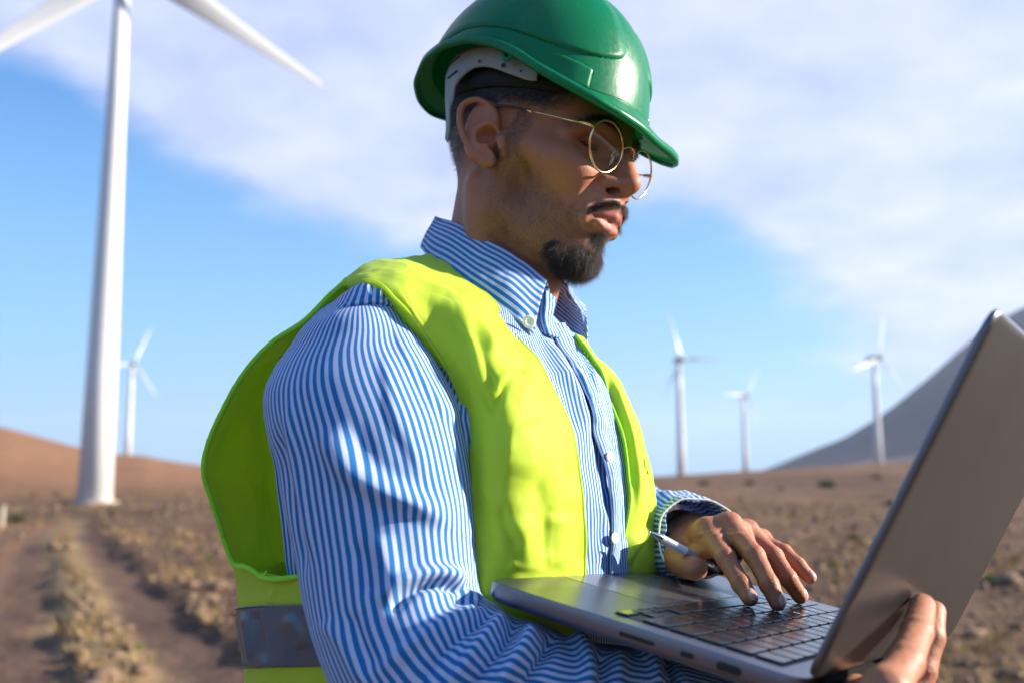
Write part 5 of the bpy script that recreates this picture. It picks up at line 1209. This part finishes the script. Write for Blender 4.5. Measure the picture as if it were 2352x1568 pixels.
def build_laptop():
    lap = bpy.data.objects.new('laptop', None); col.objects.link(lap)
    q = Matrix([list(r) for r in LM]).to_4x4(); q.translation = Vector(LO); lap.matrix_world = q
    tag(lap, 'open silver-grey laptop seen from its right side, balanced on the man\'s forearm', 'laptop')
    AL = metal('space grey aluminium', (.21, .21, .245)); ALL = metal('lid aluminium', (.15, .148, .158), .34)
    BLK = simple('black keyboard well', (.008, .008, .009), .5); KEY = simple('key cap plastic', (.016, .017, .02), .17, nscale=400, namt=.3)
    KEY.node_tree.nodes['Principled BSDF'].inputs['Specular IOR Level'].default_value = .8
    PORT = simple('port interior', (.004, .004, .005), .6); RUB = simple('black rubber', (.008, .008, .008), .95, spec=.1)
    mk = lambda n, VF, m, par=lap, **k: flat_smooth(make(n, VF[0], VF[1], m, par, local=True, **k))
    o = rrect(0, 0, LD_, LW, .011)
    base = mk('base', stack(o, [(.010, -.0142), (.0042, -.0134), (.0012, -.0112), (0, -.0090), (0, -.0012), (.0005, -.0003), (.0012, 0)]), AL)
    # keyboard well recessed
    kx0, kx1, ky0, ky1 = .0890, .2035, .0185, .0185 + .2755
    well = mk('keyboard_well', stack(rrect(kx0, ky0, kx1, ky1, .0035), [(0, .0002), (0, .00035), (.0004, .00035)]), BLK)
    # keys
    pu = .01895; pr = (kx1 - kx0 - .0016) / 6
    R_ = [[1.5 if False else 1.0] * 0 + [1.45] + [1.0] * 12 + [1.05], [1.0] * 13 + [1.5], [1.5] + [1.0] * 13, [1.75] + [1.0] * 11 + [1.75], [2.25] + [1.0] * 10 + [2.25], None]
    leg = [['esc', '', '', '', '', '', '', '', '', '', '', '', '', ''], ['`', '1', '2', '3', '4', '5', '6', '7', '8', '9', '0', '-', '=', ''], ['', *'QWERTYUIOP[]', '\\'], ['', *'ASDFGHJKL', ';', "'", ''], ['', *'ZXCVBNM', ',', '.', '/', '']]
    cache = {}
    LEG = simple('key legend print', (.62, .63, .66), .5)
    def key(xc, yc, wx, wy, ch=None):
        kk = (round(wx, 5), round(wy, 5))
        if kk not in cache:
            ok = mk('key', stack(rrect(-wx / 2, -wy / 2, wx / 2, wy / 2, .0014, 3), [(0, 0), (0, .0009), (.00022, .00115), (.0006, .00122)]), KEY); cache[kk] = ok
        else:
            ok = cache[kk].copy(); col.objects.link(ok); ok.parent = lap
        ok.location = (xc, yc, .0004)
        if ch:
            cu = bpy.data.curves.new('legend', 'FONT'); cu.body = ch; cu.size = .0062 if len(ch) == 1 else .0034; cu.align_x = 'CENTER'; cu.align_y = 'CENTER'; cu.resolution_u = 2
            t = bpy.data.objects.new('legend', cu); col.objects.link(t); bpy.context.view_layer.update()
            me = bpy.data.meshes.new_from_object(t); bpy.data.objects.remove(t); t = bpy.data.objects.new('legend', me); col.objects.link(t); me.materials.clear(); me.materials.append(LEG)
            t.parent = ok; t.location = (0, 0, .00127); t.rotation_euler = (0, 0, -PI / 2)
        return ok
    g = .0022
    for r in range(6):
        # row 0 is nearest the hinge; laptop x grows towards the hinge
        xc = kx1 - .0008 - pr * (r + .5)
        if R_[r] is None: break
        y = ky1 - .0004; tot = sum(R_[r]); s = (ky1 - ky0 - .0008) / tot
        for i, w in enumerate(R_[r]):
            key(xc, y - w * s / 2, pr - g, w * s - g, leg[r][i] if i < len(leg[r]) else None); y -= w * s
    xc = kx1 - .0008 - pr * 5.5; y = ky1 - .0004; s = (ky1 - ky0 - .0008) / 14.5
    for w in (1, 1, 1, 1.25, 5, 1.25, 1): key(xc, y - w * s / 2, pr - g, w * s - g); y -= w * s
    for i, (dx) in enumerate((-.25, None, -.25)):
        if dx is None:
            for d in (-.25, .25): key(xc + d * pr, y - s / 2, pr / 2 - g * .6, s - g)
        else: key(xc - .25 * pr, y - s / 2, pr / 2 - g * .6, s - g)
        y -= s
    # palm-rest fill either side of the up arrow (well is notched there)
    # trackpad
    tp = mk('trackpad', stack(rrect(.0035, LW / 2 - .066, .0835, LW / 2 + .066, .003, 5), [(0, .0001), (0, .00022), (.0004, .00026)]), metal('trackpad glass', (.37, .37, .40), .26))
    mk('trackpad_gap', stack(rrect(.0030, LW / 2 - .0665, .0840, LW / 2 + .0665, .0035, 5), [(0, .00002), (0, .00008), (.0004, .00009)]), BLK)
    # ports on the near side: card slot, small port, display port (near face is y = 0)
    def port(x, w, h, nm):
        V, F_ = stack(rrect(x - w / 2, -h / 2, x + w / 2, h / 2, h * .48, 5), [(0, -.0008), (0, .0004), (.0002, .0004)])
        V = np.stack([V[:, 0], -V[:, 2] + .0001, V[:, 1] - .0066], -1); mk(nm, (V, F_), PORT)
    port(.1185, .0245, .0026, 'card_slot'); port(.1525, .0090, .0032, 'port'); port(.1790, .0155, .0048, 'display_port')
    for x in (.025, .19):
        for y in (.03, LW - .03):
            V, F_ = tube([(x, y, -.0150), (x, y, -.0163)], .007, 20); mk('rubber_foot', (V, F_), RUB)
    # hinge barrel
    V, F_ = tube([(LD_ + .001, .024, -.0045), (LD_ + .001, LW - .024, -.0045)], .0042, 16); mk('hinge', (V, F_), RUB)
    # lid
    o = rrect(.002, 0, LD_ + .0005, LW, .011)
    V, F_ = stack(o, [(.0012, 0), (.0003, .0003), (0, .0011), (0, .0030), (.0006, .0041), (.0022, .0049), (.006, .0052)])
    V = np.array([lid_pt(a, b, c) for a, b, c in V]); lid = mk('lid', (V, F_), ALL)
    V, F_ = stack(rrect(.006, .003, LD_ - .002, LW - .003, .008), [(0, 0), (0, -.0003), (.0006, -.0004)]); V = np.array([lid_pt(a, b, c) for a, b, c in V]); mk('screen', (V, F_[:]), simple('dark screen glass', (.006, .007, .009), .08), lid)
    return lap
build_laptop()
# ================================================================== hands (added to the body mesh), pen
def mm(p): return np.asarray(p) * 1000.0
def finger(s, J, R, k=3.0, nail=None):
    J = [mm(j) for j in J]
    s.path(J, R, k)
    for i in range(1, len(J) - 1):      # knuckle bulges
        s.ell(J[i], (R[i] * 1.03,) * 3, 3)
def hand_attrs(V, nails, dark=None, red=()):
    n = len(V); nl = np.zeros(n)
    for c, ax, sd, nn in nails:         # centre, along, side, outward normal (unit), in mm
        q = V - c; a = q @ ax; b = q @ sd; h = q @ nn
        nl = np.maximum(nl, smooth01(1 - np.sqrt((a / 5.6) ** 2 + (b / 4.3) ** 2), -.04, .10) * (h > -2.5))
    rd = np.zeros(n)
    for c, r, a in red: rd = np.maximum(rd, a * np.exp(-((V - c) ** 2).sum(1) / r ** 2))
    return dict(lip=np.zeros(n), shave=np.zeros(n), dark=np.zeros(n), red=rd, nail=nl)
def unit(v): v = np.asarray(v, float); return v / np.linalg.norm(v)
def nails_shape(V, nails):
    """nail plates: flatten and raise a rim"""
    for c, ax, sd, nn in nails:
        q = V - c; a = q @ ax; b = q @ sd; h = q @ nn; e = np.sqrt((a / 5.6) ** 2 + (b / 4.3) ** 2)
        m = (h > -3.5)
        d = np.where(m, -.45 * np.exp(-((e - 1.02) / .13) ** 2) + .25 * smooth01(1 - e, 0, .3), 0)
        V = V + nn * d[:, None]
    return V
def creases(V, Nn, cs):
    for c, ax, w, n_, amp in cs:       # transverse skin creases at a joint
        q = V - c; a = q @ ax; r = np.linalg.norm(q - a[:, None] * ax, axis=1)
        m = np.exp(-(r / w) ** 4) * np.exp(-(a / 4.2) ** 2)
        wv = np.sin(a * 2.9 + 1.3 * vnoise(V / 4.0, 3)) 
        V = V - Nn * (amp * m * np.clip(wv, -.2, 1))[:, None]
    return V
def left_hand():
    tips = {}
    def tip(u, v, r): return deck_hit(u, v, (r + .6) * .001 + .001)
    W_ = P(1594, 1232, .900)
    spec = {'index': [(1624, 1220, .838), (1668, 1281, .797), (1702, 1340, .776), (1722, 1372), (9.8, 7.6, 7.0, 6.4)],
            'middle': [(1674, 1209, .838), (1733, 1275, .792), (1766, 1340, .773), (1786, 1382), (10.0, 7.8, 7.1, 6.6)],
            'ring': [(1714, 1224, .862), (1777, 1277, .836), (1811, 1328, .822), (1838, 1368), (9.4, 7.6, 6.9, 6.4)],
            'little': [(1745, 1243, .882), (1800, 1268, .852), (1833, 1297, .840), (1860, 1325, .834), (8.4, 6.8, 6.1, 5.5)]}
    pts = []
    J = {}
    for k, q in spec.items():
        js = [P(*q[0]), P(*q[1]), P(*q[2])]; r = q[4]
        js.append(tip(q[3][0], q[3][1], r[3]) if len(q[3]) == 2 else P(*q[3])); J[k] = (js, r); pts += js
    th = [P(1566, 1250, .885), P(1552, 1282, .865), P(1568, 1298, .835), P(1598, 1305, .812)]; pts += th + [W_, P(1560, 1215, .95)]
    pts = mm(np.array(pts)); s = SDF(pts.min(0) - 24, pts.max(0) + 24, 1.05)
    for k, (js, r) in J.items(): finger(s, js, r, 2.2)
    Wm = mm(W_)
    # palm and back of the hand: metacarpals converge on the wrist
    for k, rr in (('index', 11), ('middle', 11.5), ('ring', 11), ('little', 10)):
        m = mm(J[k][0][0]); s.path([m, m * .45 + Wm * .55 + np.array([0, 0, -1.0]), Wm], [rr, 13.0, 17], 7)
    ks = list(J)
    for k0, k1 in zip(ks[:-1], ks[1:]):
        a0, b0 = mm(J[k0][0][0]), mm(J[k1][0][0]); a1 = mm(J[k0][0][1]); b1 = mm(J[k1][0][1])
        s.path([a0 * .5 + b0 * .5, (a0 * .6 + a1 * .4) * .5 + (b0 * .6 + b1 * .4) * .5 + np.array([0, 0, -2.])], [10, 6.5], 5)
    kn = [mm(J[k][0][0]) for k in J]; c = sum(kn) / 4 * .55 + Wm * .45
    s.ell(c + np.array([0, 0, -7]), (24, 26, 13), 10)
    s.path([Wm, mm(P(1575, 1228, .93)), mm(P(1550, 1222, 1.02))], [19, 21, 26], 8)      # forearm inside the cuff
    T = [mm(t) for t in th]; s.path([Wm + np.array([-4, 0, -6]), T[0], T[1], T[2], T[3]], [15, 15.0, 12.0, 10.2, 9.4], 8)
    s.ell(T[1] + np.array([-2, 4, 0]), (11, 14, 13), 6)
    s.cone(T[1], mm(P(1640, 1262, .820)), 8.5, 5.0, 8)                                   # web to the index
    for m in kn: s.ell(m + np.array([0, 0, 5]), (8.5, 9.5, 6), 4)
    V, Q = s.mesh(); V = relax(V, Q, 2, .5); Nn = vnormals(V, Q)
    nails, cs = [], []
    up = LM[:, 2]
    for k, (js, r) in J.items():
        a = unit(js[3] - js[2]); n_ = unit(up + np.array([.10, -.35, 0])); n_ = unit(n_ - a * (n_ @ a)); sd = np.cross(a, n_)
        nails.append((mm(js[3]) + a * 1.2 + n_ * r[3] * .82, a, sd, n_))
        cs.append((mm(js[1]) + n_ * r[1] * .7, unit(js[2] - js[0]), 7.5, n_, .8)); cs.append((mm(js[2]) + n_ * r[2] * .7, unit(js[3] - js[1]), 6.5, n_, .6))
    V = nails_shape(V, nails); V = creases(V, Nn, cs)
    # tendons and skin relief
    for k in ('index', 'middle', 'ring'):
        pl = proj(np.array([J[k][0][0], W_])); d, t, _ = seg_dist(proj(V * .001), pl); V = V + Nn * (1.1 * np.exp(-(d / 4.5) ** 2) * smooth01(t, 0, .2) * (1 - smooth01(t, .6, 1)))[:, None] * (Nn[:, 2] > 0)[:, None]
    V = V + Nn * (.16 * fbm(V / 3.2, 3, 2))[:, None]
    red = [(mm(J[k][0][i]), 10, .45) for k in J for i in (0, 1)] + [(mm(J[k][0][3]), 9, .55) for k in J] + [(T[3], 12, .5)]
    BODY.append((V * .001, Q, hand_attrs(V, nails, red=red)))
    return J, th
def right_hand():
    fA = [(2035, 1590), (2080, 1520), (2106, 1452), (2119, 1392)]; fB = [(2090, 1600), (2116, 1540), (2138, 1462), (2146, 1404)]
    off = {'a': (.040, .034, .024, .0135), 'b': (.028, .026, .020, .012)}
    A = [lid_hit(*p, t=o) for p, o in zip(fA, off['a'])]
    Bp = [lid_hit(*p, t=o) for p, o in zip(fB, off['b'])]
    # little and ring fingers curl lower, the palm is under the base
    Wr = P(1905, 1660, .700); th = [P(1900, 1620, .66), P(1950, 1585, .645), P(1985, 1572, .645)]
    allp = mm(np.array(A + Bp + [Wr] + th + [P(1780, 1690, .72)])); s = SDF(allp.min(0) - 26, allp.max(0) + 24, 1.15)
    rA = (10.5, 9.6, 8.9, 8.0); rB = (10, 9.0, 8.4, 7.4)
    finger(s, A, rA, 1.6); finger(s, Bp, rB, 1.2)
    Wm = mm(Wr)
    for m, r in ((mm(A[0]), 12), (mm(Bp[0]), 12)): s.path([m, m * .5 + Wm * .5, Wm], [r, 15, 20], 8)
    s.path([Wm] + [mm(t) for t in th], [16, 14, 11.0, 9.2], 7)
    s.path([Wm, mm(P(1780, 1690, .72))], [21, 25], 8)
    s.ell(mm(A[0]) * .5 + Wm * .5, (22, 22, 20), 10)
    V, Q = s.mesh(); V = relax(V, Q, 2, .5); Nn = vnormals(V, Q)
    cs = [(mm(A[1]), unit(A[2] - A[0]), 11, 0, .45), (mm(Bp[1]), unit(Bp[2] - Bp[0]), 11, 0, .45), (mm(A[2]), unit(A[3] - A[1]), 9, 0, .3), (mm(Bp[2]), unit(Bp[3] - Bp[1]), 9, 0, .3)]
    V = creases(V, Nn, cs); V = V + Nn * (.16 * fbm(V / 3.2, 3, 2))[:, None]
    red = [(mm(A[3]), 10, .6), (mm(Bp[3]), 10, .6), (mm(A[1]), 11, .35), (mm(Bp[1]), 11, .4), (mm(th[2]), 10, .5)]
    BODY.append((V * .001, Q, hand_attrs(V, [], red=red)))
LJ, LT = left_hand(); right_hand()
def build_pen():
    a = P(1491, 1220.5, .806); b = P(1640, 1301, .838); d = unit(b - a)
    pen = empty('pen', a, 'clear plastic ballpoint pen with a metal tip held in the typing hand', 'pen')
    MET = simple('pen tip metal', (.62, .60, .58), .22, 1.0); DK = simple('dark ink refill', (.012, .012, .014), .35)
    m, nt, out = new_mat('clear pen plastic'); b_ = bsdf(nt, out, Base_Color=(.93, .95, .96), Roughness=.12); b_.inputs['Transmission Weight'].default_value = .75; b_.inputs['IOR'].default_value = 1.3; b_.inputs['Specular IOR Level'].default_value = .8
    GRP = simple('ribbed grip', (.72, .74, .76), .16, .35)
    at = lambda t: a + d * t
    V, F_ = tube([at(0), at(.0012)], [.0004, .0006], 12); make('nib', V, F_, MET, pen)
    V, F_ = tube([at(.0012), at(.004), at(.009), at(.0125)], [.0008, .0016, .0029, .0034], 20, n=12); make('tip_cone', V, F_, MET, pen)
    ts = np.linspace(.0127, .040, 120); r = .0035 + .00022 * np.clip(np.sin(np.linspace(0, 2 * PI * 22, 120)) * (ts > .016), -1, 1)
    V, F_ = tube(np.array([at(t) for t in ts]), r, 20); make('grip', V, F_, GRP, pen)
    V, F_ = tube([at(.040), at(.078)], .0033, 18); make('barrel', V, F_, m, pen)
    V, F_ = tube([at(.036), at(.076)], .0018, 12); make('refill', V, F_, DK, pen)
    V, F_ = tube([at(.078), at(.082), at(.085)], [.0034, .0034, .0022], 18); make('end_cap', V, F_, DK, pen)
build_pen()
def merge_body():
    Vs, Qs, At, n = [], [], {}, 0
    for V, Q, A in BODY:
        Vs.append(V); Qs.append(Q + n); n += len(V)
        for k in ('lip', 'shave', 'dark', 'red', 'nail'): At.setdefault(k, []).append(A.get(k, np.zeros(len(V))) if not np.isscalar(A.get(k)) else np.zeros(len(V)))
    return make('body', np.concatenate(Vs), np.concatenate(Qs), M_SKIN, person, attrs={k: np.concatenate(v) for k, v in At.items()})
merge_body()
# ------------------------------------------------------------------ air
def build_haze():
    m, nt, out = new_mat('thin air haze'); v = nt.nodes.new('ShaderNodeVolumePrincipled')
    v.inputs['Density'].default_value = HAZE; v.inputs['Color'].default_value = (.72, .84, 1.0, 1); v.inputs['Anisotropy'].default_value = .2
    nt.links.new(v.outputs[0], out.inputs['Volume'])
    mb = MB(); mb.box((0, 0, 160), (13000, 13000, 380)); o = mb.make('haze', m, None, smooth=False); tag(o, 'thin bluish haze over the whole plain', None, None, 'stuff')
HAZE = .00014
build_haze()
